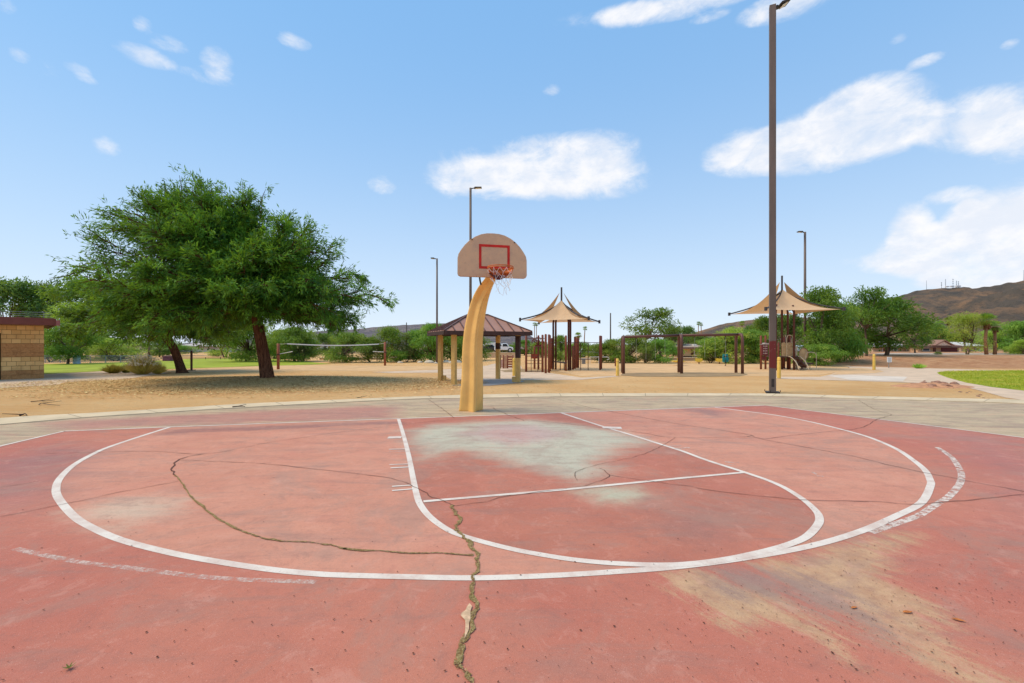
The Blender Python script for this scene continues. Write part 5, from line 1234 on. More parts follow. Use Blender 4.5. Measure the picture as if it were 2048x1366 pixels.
# ------------------------------------------------------------------ bollards
for i, (u, vb, vt, lab) in enumerate([(1235, 752, 717, 'yellow bollard just left of the swing set'), (1558, 757, 714, 'yellow bollard beside the tallest lamp post'), (1748, 740, 708, 'yellow bollard on the path right of the playground'), (1028, 752, 716, 'yellow bollard just behind the right pavilion post')]):
    p = G(u, vb); h = (vb - vt) * p.y / F; root = thing('bollard', (p.x, p.y, 0), lab, 'bollard', 'yellow bollards around the park')
    mb = MB(); mb.tube([(p.x, p.y, 0), (p.x, p.y, .05), (p.x, p.y, h - .05), (p.x, p.y, h)], [.085, .08, .07, .055], 10); mb.build('post', simple('yellow bollard paint', (240, 196, 92), .5, k=.88, var=.12, dirt=(200, 160, 90)), root, smooth=True)
    mb = MB(); mb.cyl((p.x, p.y, h - .16), .0725, .015, 10); mb.build('ring', simple('brownish scuff', (170, 120, 60), .7), root)

# ------------------------------------------------------------------ spring riders
YL = simple('yellow plastic', (246, 206, 74), .4, k=.88); TL = simple('teal plastic', (40, 150, 150), .4, k=.88); BR = simple('dark spring', (80, 40, 30), .5)
def rider(u, vb, wpx, hpx, label, kind):
    p = G(u, vb); s = p.y / F; w, h = wpx * s, hpx * s; root = thing('spring_rider', (p.x, p.y, 0), label, 'play rider', 'small play riders behind the swings')
    mb = MB(); mb.tube([(p.x + .05 * math.cos(t * 2.5), p.y + .05 * math.sin(t * 2.5), h * .42 * t / 14) for t in range(15)], .02, 5); mb.build('spring', BR, root)
    if kind == 'saucer':
        mb = MB(); mb.tube([(p.x, p.y, h * .42), (p.x, p.y, h * .6), (p.x, p.y, h * .64)], [w * .3, w * .52, w * .5], 16); mb.build('seat', YL, root, smooth=True)
        mb = MB(); mb.tube([(p.x - .1, p.y, h * .6), (p.x - .08, p.y, h), (p.x + .08, p.y, h), (p.x + .1, p.y, h * .6)], .025, 6); mb.build('handle', YL, root)
    elif kind == 'yellow':
        for s_ in (-1, 1):
            mb = MB(); mb.prism([(p.x - w / 2, p.y + s_ * .12, h * .5), (p.x - w * .45, p.y + s_ * .12, h), (p.x - w * .2, p.y + s_ * .12, h * .8), (p.x, p.y + s_ * .12, h * .95), (p.x + w * .2, p.y + s_ * .12, h * .8), (p.x + w * .45, p.y + s_ * .12, h), (p.x + w / 2, p.y + s_ * .12, h * .5), (p.x + w * .2, p.y + s_ * .12, h * .34), (p.x - w * .2, p.y + s_ * .12, h * .34)], (0, .03, 0)); mb.build('side_panel', YL, root)
        mb = MB(); mb.box((p.x, p.y + .01, h * .6), (w * .4, .22, .04)); mb.build('seat', YL, root)
    else:
        for s_ in (-1, 1):
            mb = MB(); mb.prism([(p.x + s_ * w * .05, p.y, h * .3), (p.x + s_ * w * .5, p.y, h * .34), (p.x + s_ * w * .5, p.y, h * .62), (p.x + s_ * w * .38, p.y, h), (p.x + s_ * w * .08, p.y, h)], (0, .05, 0)); mb.build('side_panel', TL, root)
        mb = MB(); mb.box((p.x, p.y - .12, h * .5), (w * .7, .25, .05)); mb.build('seat', simple('dark teal', (30, 110, 116), .4), root)
        mb = MB(); mb.beam((p.x - w * .3, p.y - .03, h * .8), (p.x + w * .3, p.y - .03, h * .8), .04); mb.build('handle', BR, root)
rider(1357, 731, 26, 15, 'flat yellow saucer rider behind the middle swing frame', 'saucer')
rider(1398, 728, 12, 12, 'yellow play rider right of the saucer one, by the wall', 'yellow')
rider(1439, 728, 13, 12, 'yellow play rider next to the teal one', 'yellow')
rider(1451, 732, 12, 24, 'teal play rider left of the right swing frame', 'teal')
b = G(1231, 732.5); mb = MB(); mb.box((b.x, b.y, .28), (.1, .1, .62)); tag(mb.build('short_post', M_br, bevel=.01), 'short brown post just behind the yellow bollard by the swings', 'post')

# ------------------------------------------------------------------ play structure (right)
def zz6(x, y): return (1440 + x / 5.253, 540 + y / 5.253)
def playset():
    Y0 = 28.3; s = Y0 / F; X = lambda x: (zz6(x, 0)[0] - 1024) * s; Z = lambda y: H + (VH - zz6(0, y)[1]) * s
    root = thing('play_structure', (X(650), Y0, 0), 'brown and tan play structure with slide, steps and round panel under the right shade sail', 'play structure')
    TN = simple('tan play plastic', (206, 170, 122), .5, k=.86); TB = simple('tan rail pipe', (214, 190, 156), .45, k=.86)
    for x, yt, dy in [(430, 688, 0), (478, 686, 0), (600, 686, .6), (585, 760, -.3), (653, 700, 1.2), (712, 690, -.2), (775, 700, 1.0), (803, 800, 0), (905, 860, .4)]:
        mb = MB(); mb.tube([(X(x), Y0 + dy, 0), (X(x), Y0 + dy, Z(yt) - .03), (X(x), Y0 + dy, Z(yt))], [.06, .06, .03], 10); mb.build('post', M_br if x != 803 else TB, root, smooth=True)
    # letter panel box
    mb = MB(); mb.box(((X(425) + X(488)) / 2, Y0 - .12, (Z(775) + Z(898)) / 2), (X(488) - X(425), .16, Z(775) - Z(898))); pn = mb.build('game_panel', simple('maroon game panel', (112, 46, 46), .5, k=.85), root, bevel=.01)
    mb = MB(); r = random.Random(2)
    for i in range(4):
        for j in range(3):
            x = X(440 + j * 16); z = Z(800 + i * 25); c = (x, Y0 - .206, z)
            if (i + j) % 2: mb.box(c, (.05, .01, .018)); mb.box(c, (.018, .008, .07))
            else: mb.tube([(x + .028 * math.cos(t), Y0 - .205, z + .035 * math.sin(t)) for t in np.linspace(0, 6.283, 9)], .008, 4)
    mb.build('panel_marks', simple('pale markings', (226, 206, 196), .6), pn)
    mb = MB(); mb.prism([(X(418), Y0 - .22, Z(782)), (X(456), Y0 - .22, Z(765)), (X(494), Y0 - .22, Z(770)), (X(494), Y0 - .22, Z(782))], (0, .3, 0)); mb.build('panel_roof', simple('pale cap', (190, 180, 170), .5), pn)
    mb = MB(); mb.box((X(458), Y0, Z(925)), (.25, .1, .22)); mb.build('panel_box', simple('maroon game panel', (112, 46, 46), .5, k=.85), root)
    # decks
    zd = Z(905); mb = MB(); mb.prism([(X(585), Y0 - .5, zd), (X(780), Y0 - .5, zd), (X(780), Y0 + 1.3, zd), (X(585), Y0 + 1.3, zd)], (0, 0, -.07)); mb.build('deck', simple('brown deck', (84, 60, 50), .6), root)
    mb = MB(); mb.prism([(X(865), Y0 - .2, Z(975)), (X(960), Y0 - .2, Z(975)), (X(960), Y0 + .8, Z(975)), (X(865), Y0 + .8, Z(975))], (0, 0, -.08)); mb.build('low_deck', simple('brown deck', (84, 60, 50), .6), root)
    for x in (872, 925, 945): mb = MB(); mb.cyl((X(x), Y0, 0), .025, Z(980), 6); mb.build('deck_leg', TB, root)
    # slatted tan barriers
    for xa, xb in ((603, 648), (656, 710)):
        mb = MB()
        for k in range(6):
            x = X(xa) + (X(xb) - X(xa)) * (k + .5) / 6; top = Z(770 - 10 * math.sin(math.pi * (k + .5) / 6)); mb.box((x, Y0 - .45, (zd + top) / 2), ((X(xb) - X(xa)) / 6 * .8, .03, top - zd))
        mb.box(((X(xa) + X(xb)) / 2, Y0 - .45, Z(790)), (X(xb) - X(xa), .05, .05)); mb.build('barrier', TN, root)
    # hoop rails
    for xa, xb, yt, yb, dy in ((650, 714, 686, 905, -.5), (722, 756, 800, 905, -.4), (865, 978, 862, 1030, -.3), (905, 945, 880, 1000, .5)):
        mb = MB(); w = (X(xb) - X(xa)) / 2; cxx = (X(xa) + X(xb)) / 2; rr = min(w, .2)
        mb.tube([(cxx - w, Y0 + dy, max(0, Z(yb))), (cxx - w, Y0 + dy, Z(yt) - rr), (cxx - w * .7, Y0 + dy, Z(yt) - .03), (cxx, Y0 + dy, Z(yt)), (cxx + w * .7, Y0 + dy, Z(yt) - .03), (cxx + w, Y0 + dy, Z(yt) - rr), (cxx + w, Y0 + dy, max(0, Z(yb)))], .022, 6); mb.build('hand_rail', TB, root)
    # steps with curved rails
    mb = MB()
    for k in range(4):
        z = zd * (4 - k - .5) / 4.2; y = Y0 - .55 - k * .22; mb.box((X(722), y, z), (.42, .22, .035))
    mb.build('steps', simple('brown deck', (84, 60, 50), .6), root)
    for x in (672, 770):
        mb = MB(); mb.tube(smooth_path([(X(x) - (.05 if x < 700 else -.02), Y0 - .45, zd), (X(x), Y0 - .7, zd * .95), (X(x) + .06, Y0 - 1.1, zd * .6), (X(x) + .1, Y0 - 1.35, .03)], 4), .03, 6); mb.build('step_rail', TB, root, smooth=True)
    # slide
    mb = MB(); N = 10; vs = []
    for i in range(N + 1):
        f = i / N; x = X(770) + (X(850) - X(770)) * f; z = zd * (1 - f) ** 1.25 + .12; y = Y0 + .2 - .5 * f
        vs += [(x, y - .28, z + .16), (x, y - .24, z), (x, y + .24, z), (x, y + .28, z + .16)]
    mb.add(vs, [(i * 4 + j, i * 4 + j + 1, (i + 1) * 4 + j + 1, (i + 1) * 4 + j) for i in range(N) for j in range(3)]); mb.build('slide', simple('brown slide', (110, 70, 52), .35, k=.86), root, smooth=True, solid=.03)
    # round panel
    cxx, cz, R = X(862), Z(883), 62 / 5.253 * s; mb = MB()
    mb.prism([(cxx + R * .78 * math.cos(t), Y0 - .15, cz + R * math.sin(t)) for t in np.linspace(0, 2 * math.pi, 29)[:-1]], (0, .06, 0)); rp = mb.build('round_panel', TN, root, bevel=.01)
    mb = MB(); mb.tube([(cxx + R * .80 * math.cos(t), Y0 - .16, cz + R * 1.02 * math.sin(t)) for t in np.linspace(0, 2 * math.pi, 29)], .02, 5, cap=False); mb.build('panel_rim', simple('brown ring', (130, 90, 64), .5), rp)
playset()

# ------------------------------------------------------------------ volleyball net
def volley():
    a, b = G(556.5, 738.7), G(770, 731.2); root = thing('volleyball_net', ((a.x + b.x) / 2, (a.y + b.y) / 2, 0), 'volleyball net with white top tape between two red brown posts', 'volleyball net')
    za, zb = H + (VH - 687) * a.y / F, H + (VH - 684) * b.y / F; M = simple('reddish net post', (160, 92, 66), .7, k=.86)
    for p, z in ((a, za), (b, zb)):
        mb = MB(); mb.cyl((p.x, p.y, 0), .085, z, 10); mb.build('post', M, root, smooth=True)
        mb = MB(); mb.cyl((p.x, p.y, z * .55), .10, .06, 10); mb.build('collar', simple('dark collar', (70, 50, 44), .6), root)
    p0 = Vector((a.x + .35, a.y, za - .02)).lerp(Vector((b.x, b.y, zb - .02)), .03); p1 = Vector((a.x, a.y, za)).lerp(Vector((b.x, b.y, zb - .16)), .93)
    N = 14; top = [p0.lerp(p1, i / N) + Vector((0, 0, -.10 * math.sin(math.pi * i / N))) for i in range(N + 1)]; mb = MB()
    for q, r in zip(top, top[1:]): mb.beam(q, r, .02, .07)
    mb.build('top_tape', simple('white tape', (246, 244, 240), .7, k=.9, var=.03), root)
    mb = MB(); wh = simple('white cord', (230, 226, 220), .7)
    for q in (a, b): pass
    mb.tube([(a.x, a.y, za - .04), top[0]], .008, 4); mb.tube([top[-1], (b.x, b.y, zb - .1)], .008, 4)
    mb.tube([(a.x, a.y, .95), (a.x + .9, a.y, 1.12)], .02, 4); mb.tube([(b.x - .9, b.y, 1.05), (b.x, b.y, 1.0)], .02, 4)
    mb.build('rope', wh, root)
    mb = MB(); n = 60
    for i in range(n + 1):
        q = p0.lerp(p1, i / n); z = -.10 * math.sin(math.pi * i / n); mb.beam(q + Vector((0, 0, z)), q + Vector((0, 0, -.75)), .006)
    for k in range(1, 6):
        mb.beam(p0 + Vector((0, 0, -.15 * k)), p1 + Vector((0, 0, -.15 * k)), .006)
    mb.build('mesh', simple('dark thin cord', (60, 66, 56), .8), root)
    lw = P(627, 700, 30); 
volley()

# ------------------------------------------------------------------ small far things at left
def boxy(name, u, v, w, h, d, label, cat, mat, Y=None, lid=None):
    Y = Y or F * H / (v - VH); x = (u - 1024) * Y / F; zb = ground_z(x, Y); r = thing(name, (x, Y, zb), label, cat)
    mb = MB(); mb.box((x, Y, zb + h / 2), (w, d, h)); mb.build('body', mat, r, bevel=.02)
    mb = MB(); mb.box((x, Y, zb + h + .03), (w + .06, d + .06, .06)); mb.build('lid', lid or mat, r, bevel=.01); return r
boxy('utility_box', 153.5, 727.5, .38, .62, .3, 'pale blue utility box standing on the left lawn by the fence', 'utility box', simple('pale blue cabinet', (170, 190, 214), .5))
boxy('trash_container', 337, 722, .72, .42, .6, 'maroon container beyond the lawn left of the crooked trunk', 'container', simple('maroon bin', (112, 60, 80), .6))
boxy('trash_bin', 1167, 728, .28, .38, .28, 'small grey trash bin behind the thin climbing poles', 'trash bin', simple('grey bin', (130, 124, 116), .6))
# bent light handrail
b = G(1180, 728); b2 = G(1215, 728); mb = MB(); z = H + (VH - 714) * b.y / F
mb.tube([(b.x, b.y, 0), (b.x, b.y, z), (b2.x, b.y, z), (b2.x + .12, b.y, z - .05), (b2.x + .14, b.y, z - .14), (b2.x + .06, b.y, z - .2), (b2.x - .05, b.y, z - .2)], .022, 6); mb.tube([((b.x + b2.x) / 2, b.y, 0), ((b.x + b2.x) / 2, b.y, z)], .02, 6)
tag(mb.build('hand_rail', simple('pale rail', (220, 214, 206), .5)), 'pale bent handrail between the climbing frame and the swings', 'handrail')
# signs
def sign(u, vb, v0, v1, wpx, label, rgb, cat='sign', Y=None, diamond=False, post=(150, 140, 130)):
    Y = Y or F * H / (vb - VH); s = Y / F; x = (u - 1024) * s; z0, z1 = H + (VH - v1) * s, H + (VH - v0) * s; zb = ground_z(x, Y); r = thing('sign', (x, Y, zb), label, cat)
    mb = MB(); mb.cyl((x, Y, zb), .028, z1 - zb - .04, 6); mb.build('post', simple('sign post %d' % post[0], post, .6), r)
    w = wpx * s
    mb = MB(); yy = Y - .05
    if diamond: mb.prism([(x - w / 2, yy, (z0 + z1) / 2), (x, yy, z0), (x + w / 2, yy, (z0 + z1) / 2), (x, yy, z1)], (0, .02, 0))
    else: mb.box((x, yy, (z0 + z1) / 2), (w, .02, z1 - z0))
    pl = mb.build('plate', simple('sign plate %d %d' % (rgb[0], rgb[2]), rgb, .5, var=.04), r)
    if not diamond:
        mb = MB()
        for k in range(4): mb.box((x, yy - .013, z1 - (z1 - z0) * (.2 + .2 * k)), (w * (.7 - .12 * (k % 2)), .004, (z1 - z0) * .06))
        mb.build('text_lines', simple('grey lettering', (120, 116, 112), .7), pl)
sign(1777.5, 736, 714, 724.5, 9, 'small white notice sign on a thin post at the foot of the bank', (236, 230, 222))
sign(1992, 708, 685, 697, 9, 'yellow diamond sign among the trees at far right', (244, 200, 30), Y=50, diamond=True)

# rock pile and stones on the right
for i in range(34):
    r = random.Random(100 + i); u = r.gauss(1862, 24); v = r.gauss(771, 3.2)
    if i > 24: u = r.uniform(1900, 1975); v = 770 + (u - 1900) * .25 + r.uniform(3, 10)
    p = G(u, v); s = r.uniform(.035, .12) if i <= 24 else r.uniform(.02, .045); mb = MB(); vs = []
    for a in range(4):
        ph = -.3 + a * .55
        for j in range(7):
            th = 2 * math.pi * j / 7; q = s * (1 + .5 * r.uniform(-1, 1)); vs.append((p.x + q * 1.4 * math.cos(ph) * math.cos(th), p.y + q * math.cos(ph) * math.sin(th), s * .75 * math.sin(ph) + (.05 if i <= 24 else 0)))
    mb.add(vs, [(a * 7 + j, a * 7 + (j + 1) % 7, (a + 1) * 7 + (j + 1) % 7, (a + 1) * 7 + j) for a in range(3) for j in range(7)] + [tuple(range(21, 28))])
    tag(mb.build('stone', simple('reddish stone', (160, 118, 96), .95, var=.35, scale=7)), 'reddish stone in the heap beside the right path' if i <= 24 else 'small loose stone at the pointed end of the dirt by the right path', 'stone', 'stones heaped beside the right path' if i <= 24 else 'loose stones by the right path')
mb = MB(); c = G(1866, 773); vs = [(c.x, c.y, .16)]
for i in range(1, 6):
    for j in range(24):
        a = 2 * math.pi * j / 24; rr = i / 5 * (1 + .12 * mnoise.noise((math.cos(a) * 2, math.sin(a) * 2, 5))); vs.append((c.x + 1.5 * rr * math.cos(a), c.y + .75 * rr * math.sin(a), .13 * (1 - (i / 5) ** 2) - .004))
mb.add(vs, [(0, 1 + j, 1 + (j + 1) % 24) for j in range(24)] + [(1 + (i - 1) * 24 + j, 1 + i * 24 + j, 1 + i * 24 + (j + 1) % 24, 1 + (i - 1) * 24 + (j + 1) % 24) for i in range(1, 5) for j in range(24)])
struct(mb.build('dirt_mound', simple('reddish dirt', (198, 140, 100), .95, var=.2, scale=5), smooth=True))

# ------------------------------------------------------------------ houses
def house(name, Y, parts, label, cat='house'):
    u0 = parts[0][1]; x0 = (u0 - 1024) * Y / F; root = thing(name, (x0, Y, ground_z(x0, Y)), label, cat, 'ranch houses beyond the park'); s = Y / F
    X = lambda u: (u - 1024) * s; Z = lambda v: H + (VH - v) * s
    for p in parts:
        k = p[0]
        if k == 'wall':
            _, a, b, vt, vb, dy, rgb = p; mb = MB(); mb.box(((X(a) + X(b)) / 2, Y + dy + 3, (Z(vt) + Z(vb)) / 2), (X(b) - X(a), 6, Z(vt) - Z(vb))); mb.build('wall', simple('stucco %d %d' % (rgb[0], rgb[2]), rgb, .9, k=.85, var=.08), root)
        elif k in ('door', 'window', 'garage_door', 'column'):
            _, a, b, vt, vb, dy, rgb = p; mb = MB(); mb.box(((X(a) + X(b)) / 2, Y + dy - .03, (Z(vt) + Z(vb)) / 2), (X(b) - X(a), .1, Z(vt) - Z(vb))); o = mb.build(k, simple('%s %d %d' % (k, rgb[0], rgb[1]), rgb, .5), root)
            if k == 'window':
                mb = MB()
                for q in (a, b): mb.box((X(q), Y + dy - .1, (Z(vt) + Z(vb)) / 2), (.08, .06, Z(vt) - Z(vb) + .1))
                for q in (vt, vb): mb.box(((X(a) + X(b)) / 2, Y + dy - .1, Z(q)), (X(b) - X(a), .06, .08))
                mb.build('frame', simple('pale frame', (220, 210, 196), .6), o)
        elif k == 'roof':                        # low hip: eave a..b at ve, ridge c..d at vr
            _, a, b, ve, c, d, vr, dy, rgb = p; mb = MB(); d1 = 7.0
            e = [Vector((X(a), Y + dy - .6, Z(ve))), Vector((X(b), Y + dy - .6, Z(ve))), Vector((X(b), Y + dy + d1, Z(ve))), Vector((X(a), Y + dy + d1, Z(ve))), Vector((X(c), Y + dy + 3.2, Z(vr) * 1.0)), Vector((X(d), Y + dy + 3.2, Z(vr)))]
            mb.add(e, [(0, 1, 5, 4), (2, 3, 4, 5), (1, 2, 5), (3, 0, 4)]); ro = mb.build('roof', simple('roof %d %d' % (rgb[0], rgb[2]), rgb, .8, k=.85, var=.12, scale=2), root, solid=.05)
            mb = MB(); mb.beam(e[0] + Vector((0, -.01, -.1)), e[1] + Vector((0, -.01, -.1)), .06, .2); mb.build('fascia', simple('brown fascia', (120, 92, 80), .7), ro)
        elif k == 'gable':
            _, a, b, ve, vr, dy, rgb = p; mb = MB(); A_, B_, C_ = Vector((X(a), Y + dy - .9, Z(ve))), Vector((X(b), Y + dy - .9, Z(ve))), Vector(((X(a) + X(b)) / 2, Y + dy - .9, Z(vr)))
            mb.prism([A_ + Vector((.3, .1, 0)), B_ + Vector((-.3, .1, 0)), C_ + Vector((0, .1, -.15))], (0, 4, 0)); mb.build('gable', simple('gable wall', (222, 196, 172), .8), root)
            mb = MB(); mb.beam(A_, C_, .2, .14); mb.beam(C_, B_, .2, .14); mb.prism([A_, C_, C_ + Vector((0, 4.5, 0)), A_ + Vector((0, 4.5, 0))], (0, 0, .08)); mb.prism([C_, B_, B_ + Vector((0, 4.5, 0)), C_ + Vector((0, 4.5, 0))], (0, 0, .08)); mb.build('gable_roof', simple('roof brown', rgb, .8), root)
        elif k == 'chimney':
            _, a, b, vt, vb, dy, rgb = p; mb = MB(); mb.box(((X(a) + X(b)) / 2, Y + dy + 2, (Z(vt) + Z(vb)) / 2), (X(b) - X(a), .7, Z(vt) - Z(vb))); mb.build('chimney', simple('chimney', rgb, .8), root)
    return root
ST = (216, 178, 140); RB = (150, 112, 94)
house('ranch_house', 66, [('wall', 1836, 1918, 692, 707.5, 0, ST), ('roof', 1832, 1921, 692.5, 1850, 1905, 681, 0, RB), ('gable', 1858, 1896, 691, 680.5, 0, RB), ('garage_door', 1882, 1914, 694.5, 707, 0, (104, 34, 32)), ('door', 1866, 1871, 694.5, 706.5, 0, (110, 60, 44)), ('window', 1844, 1858, 696, 702, 0, (70, 76, 80))], 'brown-roofed ranch house with a dark red garage door')
house('ranch_house', 68, [('wall', 1746, 1834, 692, 708, 0, (214, 184, 150)), ('roof', 1742, 1836, 692.5, 1760, 1822, 683, 0, (206, 196, 190)), ('window', 1786, 1793, 695, 702, 0, (64, 74, 80)), ('window', 1812, 1822, 695, 702, 0, (64, 74, 80)), ('window', 1764, 1774, 696, 704, 0, (120, 60, 50)), ('column', 1830, 1832, 692, 707, -.4, (226, 210, 190))], 'pale-roofed ranch house left of the red garage door')
house('ranch_house', 72, [('wall', 1922, 1968, 692, 707, 0, (206, 174, 150)), ('roof', 1918, 1972, 692, 1930, 1960, 684, 0, (224, 216, 206)), ('window', 1950, 1958, 695, 702, 0, (70, 70, 72))], 'white-roofed house right of the red garage door behind the leaning tree')
house('ranch_house', 58, [('wall', 1368, 1414, 694, 711, 0, (222, 190, 144)), ('roof', 1350, 1414, 694.5, 1364, 1404, 688, 0, (186, 160, 138)), ('chimney', 1391.5, 1397, 688, 696, -1, (236, 228, 216)), ('door', 1382, 1387, 699.5, 710.5, 0, (90, 44, 34)), ('window', 1388, 1395, 700, 710, 0, (50, 40, 38)), ('column', 1397, 1399, 695, 711, -.4, (232, 216, 190))], 'small ranch house with white chimney seen through the swing set')
house('ranch_house', 75, [('wall', 1040, 1076, 698, 707, 0, (190, 140, 112)), ('roof', 1036, 1080, 698, 1044, 1070, 693, 0, (150, 120, 104)), ('window', 1053, 1061, 699.5, 706, 0, (44, 38, 36))], 'brown far house behind the climbing posts')
house('far_house', 95, [('wall', 355, 448, 692, 704, 0, (226, 218, 212)), ('roof', 352, 452, 692.5, 368, 436, 686, 0, (206, 190, 182)), ('window', 402, 408, 697, 701, 0, (60, 62, 66)), ('window', 414, 420, 697, 701, 0, (60, 62, 66)), ('window', 426, 431, 697, 701, 0, (60, 62, 66)), ('window', 366, 372, 697, 701, 0, (60, 62, 66))], 'long white house far beyond the left lawn')
house('far_house', 90, [('wall', 636, 690, 697, 706, 0, (214, 200, 186)), ('roof', 632, 694, 697.5, 645, 680, 690, 0, (190, 176, 168)), ('window', 646, 652, 699, 704, 0, (60, 62, 66))], 'pale house beyond the volleyball net')
house('far_house', 80, [('wall', 966, 1004, 690, 702, 0, (196, 182, 160)), ('roof', 962, 1008, 691, 970, 1000, 686, 0, (214, 208, 200)), ('garage_door', 972, 984, 693, 702, 0, (120, 110, 96))], 'pale flat house behind the hoop pole')

# ------------------------------------------------------------------ parked vehicles
def car(u, v, Y, L, Hc, body, label, van=False, pick=False):
    x = (u - 1024) * Y / F; zb = H + (VH - v) * Y / F; r = thing('parked_car' if not van else 'parked_van', (x, Y, zb), label, 'car' if not van else 'van', 'vehicles parked along the street')
    M = simple('car paint %d %d' % (body[0], body[2]), body, .25, k=.9, var=.02, spec=.5, bump=0); W_ = 1.8
    if van: pr = [(-.5, .22), (-.5, .9), (-.46, 1), (.32, 1), (.42, .62), (.5, .5), (.5, .22)]
    elif pick: pr = [(-.5, .25), (-.5, .58), (-.1, .58), (-.08, .98), (.16, 1), (.28, .62), (.48, .54), (.5, .25)]
    else: pr = [(-.5, .25), (-.5, .6), (-.42, .66), (-.3, .97), (.1, 1), (.24, .66), (.46, .56), (.5, .25)]
    mb = MB(); mb.prism([(x + a * L, Y - W_ / 2, zb + b * Hc) for a, b in pr], (0, W_, 0)); mb.build('body', M, r, bevel=.05)
    mb = MB(); g = [(-.28, .68), (-.22, .92), (.08, .93), (.2, .68)] if not pick else [(-.07, .64), (-.05, .92), (.13, .93), (.22, .64)]
    if van: g = [(.12, .62), (.12, .92), (.29, .92), (.38, .62)]
    mb.prism([(x + a * L, Y - W_ / 2 - .015, zb + b * Hc) for a, b in g], (0, W_ + .03, 0)); mb.build('windows', simple('dark car glass', (40, 46, 52), .1, bump=0), r)
    for sx in (-.32, .32):
        for sy in (-1, 1):
            mb = MB(); mb.tube([(x + sx * L, Y + sy * (W_ / 2 + .02), zb + .3), (x + sx * L, Y + sy * (W_ / 2 - .2), zb + .3)], .31, 14); w = mb.build('wheel', simple('tyre', (40, 38, 38), .8), r)
            mb = MB(); mb.tube([(x + sx * L, Y + sy * (W_ / 2 + .03), zb + .3), (x + sx * L, Y + sy * (W_ / 2), zb + .3)], .17, 10); mb.build('rim', simple('silver rim', (190, 190, 190), .4), w)
car(1008, 704.5, 62, 2.6, 1.25, (236, 238, 240), 'white pickup parked behind the pavilion', pick=True)
car(982, 704.5, 64, 2.4, 1.1, (70, 66, 62), 'dark car parked left of the white pickup')
car(989, 702, 70, 3.0, 1.3, (232, 230, 226), 'white van behind the white pickup', van=True)
car(1177, 714.5, 56, 2.4, 1.1, (226, 226, 226), 'white car parked behind the thin climbing poles')
car(1597, 712, 48, 2.6, 1.15, (206, 222, 240), 'pale blue pickup behind the right play structure', pick=True)
car(1622, 712, 52, 2.2, 1.0, (232, 234, 236), 'white car right of the pale blue pickup')
car(1700, 710, 55, 3.0, 1.1, (210, 214, 220), 'silver car seen under the drooping trees on the right')
car(1908, 707.5, 60, 0.1, .1, (60, 60, 60), 'x') if False else None

# ------------------------------------------------------------------ hills
def hill(name, ridge, Yr, depth, seed, rough, mats, back=500):
    us = [p[0] for p in ridge]; vs_ = [p[1] for p in ridge]; U = np.linspace(us[0], us[-1], 260); V = np.interp(U, us, vs_)
    NT_ = 70; vt = []; n = len(U)
    for j in range(NT_ + 1):
        f = j / NT_
        for i in range(n):
            Y = Yr - depth * (1 - f); xr = (U[i] - 1024) * Yr / F; x = xr * (1 - .18 * (1 - f)); zr = H + (VH - V[i]) * Yr / F
            sh = f ** 1.25; nz = mnoise.fractal((x * .006 + seed, Y * .006, 0), .9, 2.1, 6) ; gully = abs(mnoise.noise((x * .011 + seed, Y * .004, 2)))
            z = max(0, zr) * sh + (nz * rough * 1.2 - gully * rough * 1.3) * math.sin(math.pi * min(1, f * .98)) * (zr / 100) - (2 if f == 0 else 0) + mnoise.noise((x * .06, Y * .06, seed)) * rough * .08
            vt.append((x, Y, z))
    for i in range(n): xr = (U[i] - 1024) * Yr / F; vt.append((xr, Yr + back, -5))
    rows = NT_ + 2; fs = [(j * n + i, j * n + i + 1, (j + 1) * n + i + 1, (j + 1) * n + i) for j in range(rows - 1) for i in range(n - 1)]
    return struct(np_mesh(name, vt, fs, mats, smooth=True))
def rock_mat(name, c1, c2, c3, sc):
    t = NT(name); n1 = t.noise(.012 * sc, 8, .7, .5, stretch=(1, 1, 2.2)); n2 = t.noise(.05 * sc, 9, .8); n3 = t.noise(.35 * sc, 4, .8)
    c = t.mix(t.step(n1, .42, .58), A(*c1, .85), A(*c2, .85)); c = t.mix(t.math('MULTIPLY', t.step(n2, .48, .62), .7), c, A(*c3, .85)); c = t.mix(t.math('MULTIPLY', t.step(n3, .55, .66), .75), c, A(78, 72, 62, .8))
    return t.pbr(c, .95, normal=t.bump(t.math('ADD', n2, t.math('MULTIPLY', n3, .5)), 1.0, 6), spec=.05)
M_rock = rock_mat('desert mountain rock', (118, 106, 94), (164, 130, 102), (92, 88, 84), 1.0)
M_rockl = rock_mat('grey purple hill rock', (138, 128, 132), (160, 146, 140), (104, 104, 102), 1.3)
hill('hills', [(1560, 660), (1640, 640), (1700, 622), (1758, 603.5), (1815, 585.5), (1854, 578), (1890, 573.5), (1932, 572.5), (1943, 576), (1985, 569.5), (2048, 559.5), (2150, 540), (2300, 520), (2600, 560), (2900, 640)], 900, 560, 3, 34, M_rock)
hill('hills', [(1330, 690), (1360, 676), (1395, 664), (1440, 649), (1475, 643), (1510, 639), (1545, 634), (1600, 634), (1660, 640), (1760, 660), (1850, 690)], 1100, 500, 8, 14, M_rock)
hill('hills', [(380, 690), (480, 676), (560, 668), (600, 667), (640, 662), (700, 659.5), (735, 655), (800, 650), (860, 647), (930, 645), (985, 646), (1010, 650), (1035, 658), (1055, 668), (1075, 680), (1095, 690)], 1000, 420, 15, 16, M_rockl)
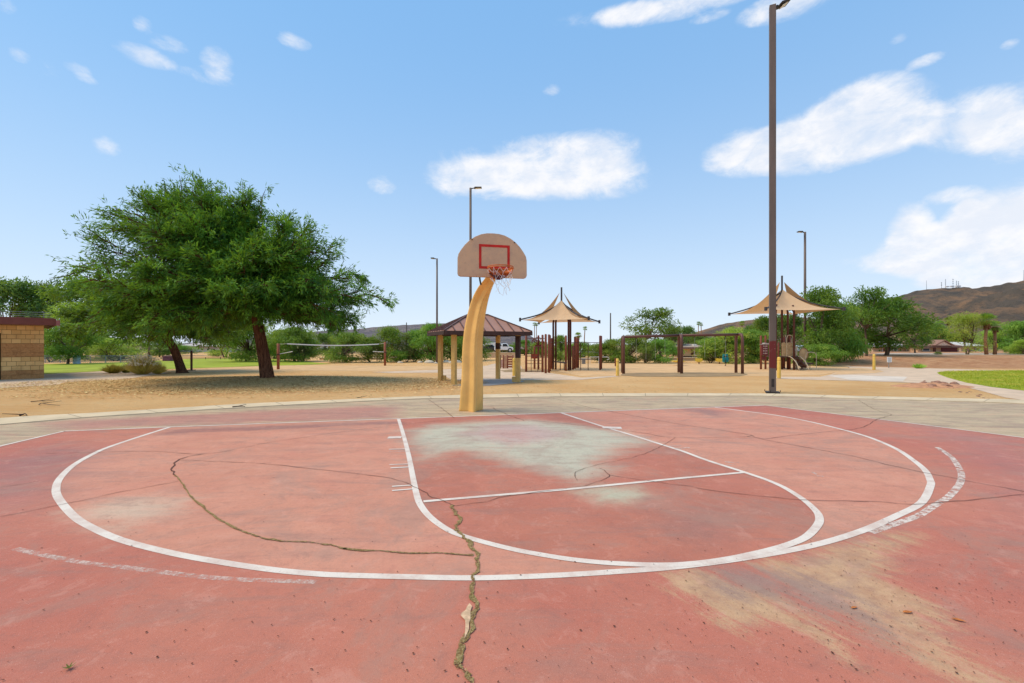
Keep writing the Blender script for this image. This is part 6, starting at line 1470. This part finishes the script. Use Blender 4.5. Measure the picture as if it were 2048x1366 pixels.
for i, (u, vt, vb, lab) in enumerate([(1853, 561, 579, 'lone thin mast at the left of the hilltop'), (1883, 564, 575, 'short mast at the left of the hilltop antenna cluster'), (1891, 558, 575, 'second mast of the hilltop antenna cluster'), (1906, 557, 574, 'tallest mast in the middle of the hilltop cluster'), (1913, 561, 574, 'dense mast right of the tallest hilltop mast'), (1917, 562, 574, 'rightmost mast of the hilltop cluster'), (2047, 540, 562, 'tall mast at the right edge of the photo on the ridge')]):
    Y = 900; s = Y / F; x = (u - 1024) * s; z0, z1 = H + (VH - vb) * s - 3, H + (VH - vt) * s; mb = MB(); mb.tube([(x, Y, z0), (x, Y, z1)], [.38, .2], 5)
    for k in range(3):
        if u in (1853, 2047): break
        mb.box((x, Y, z0 + (z1 - z0) * (.5 + .2 * k)), (2.0, .6, .7))
    tag(mb.build('antenna_mast', simple('antenna steel', (120, 124, 130), .5)), lab, 'antenna', 'antennas on the hilltop')
mb = MB(); s = 1.0
for u, v, w, h in ((1893, 573.5, 5, 2), (1903, 573, 6, 2.4), (1915, 572.6, 8, 2.6)):
    mb.box(((u - 1024), 899, H + (VH - v)), (w, 4, h))
tag(mb.build('hilltop_sheds', simple('pale shed', (216, 206, 200), .7)), 'row of pale sheds at the foot of the hilltop antennas', 'sheds')
# grass blades along the near edge of the right lawn
def blades():
    rng = np.random.default_rng(8); poly = [tuple(G(u, v)[:2]) for u, v in lawn_r]; n = 60000; x = rng.uniform(14, 34, n); y = rng.uniform(14.5, 27, n)
    k = sd_poly(x, y, poly) > .02; x, y = x[k], y[k]; n = len(x); a = rng.uniform(0, 6.283, n); h = rng.uniform(.03, .075, n); w = .012; z = .012
    V = np.stack([np.stack([x - np.cos(a) * w, y - np.sin(a) * w, np.full(n, z)], 1), np.stack([x + np.cos(a) * w, y + np.sin(a) * w, np.full(n, z)], 1), np.stack([x + np.sin(a) * .03, y + np.cos(a) * .03, z + h], 1)], 1).reshape(-1, 3)
    tag(np_mesh('grass_blades', V, np.arange(n)[:, None] * 3 + np.arange(3)[None, :], leafmat('blade green', (140, 158, 40), (180, 186, 64), (200, 192, 84), .2, 1.25)), 'short bright grass of the right lawn', 'grass', kind='stuff')
blades()
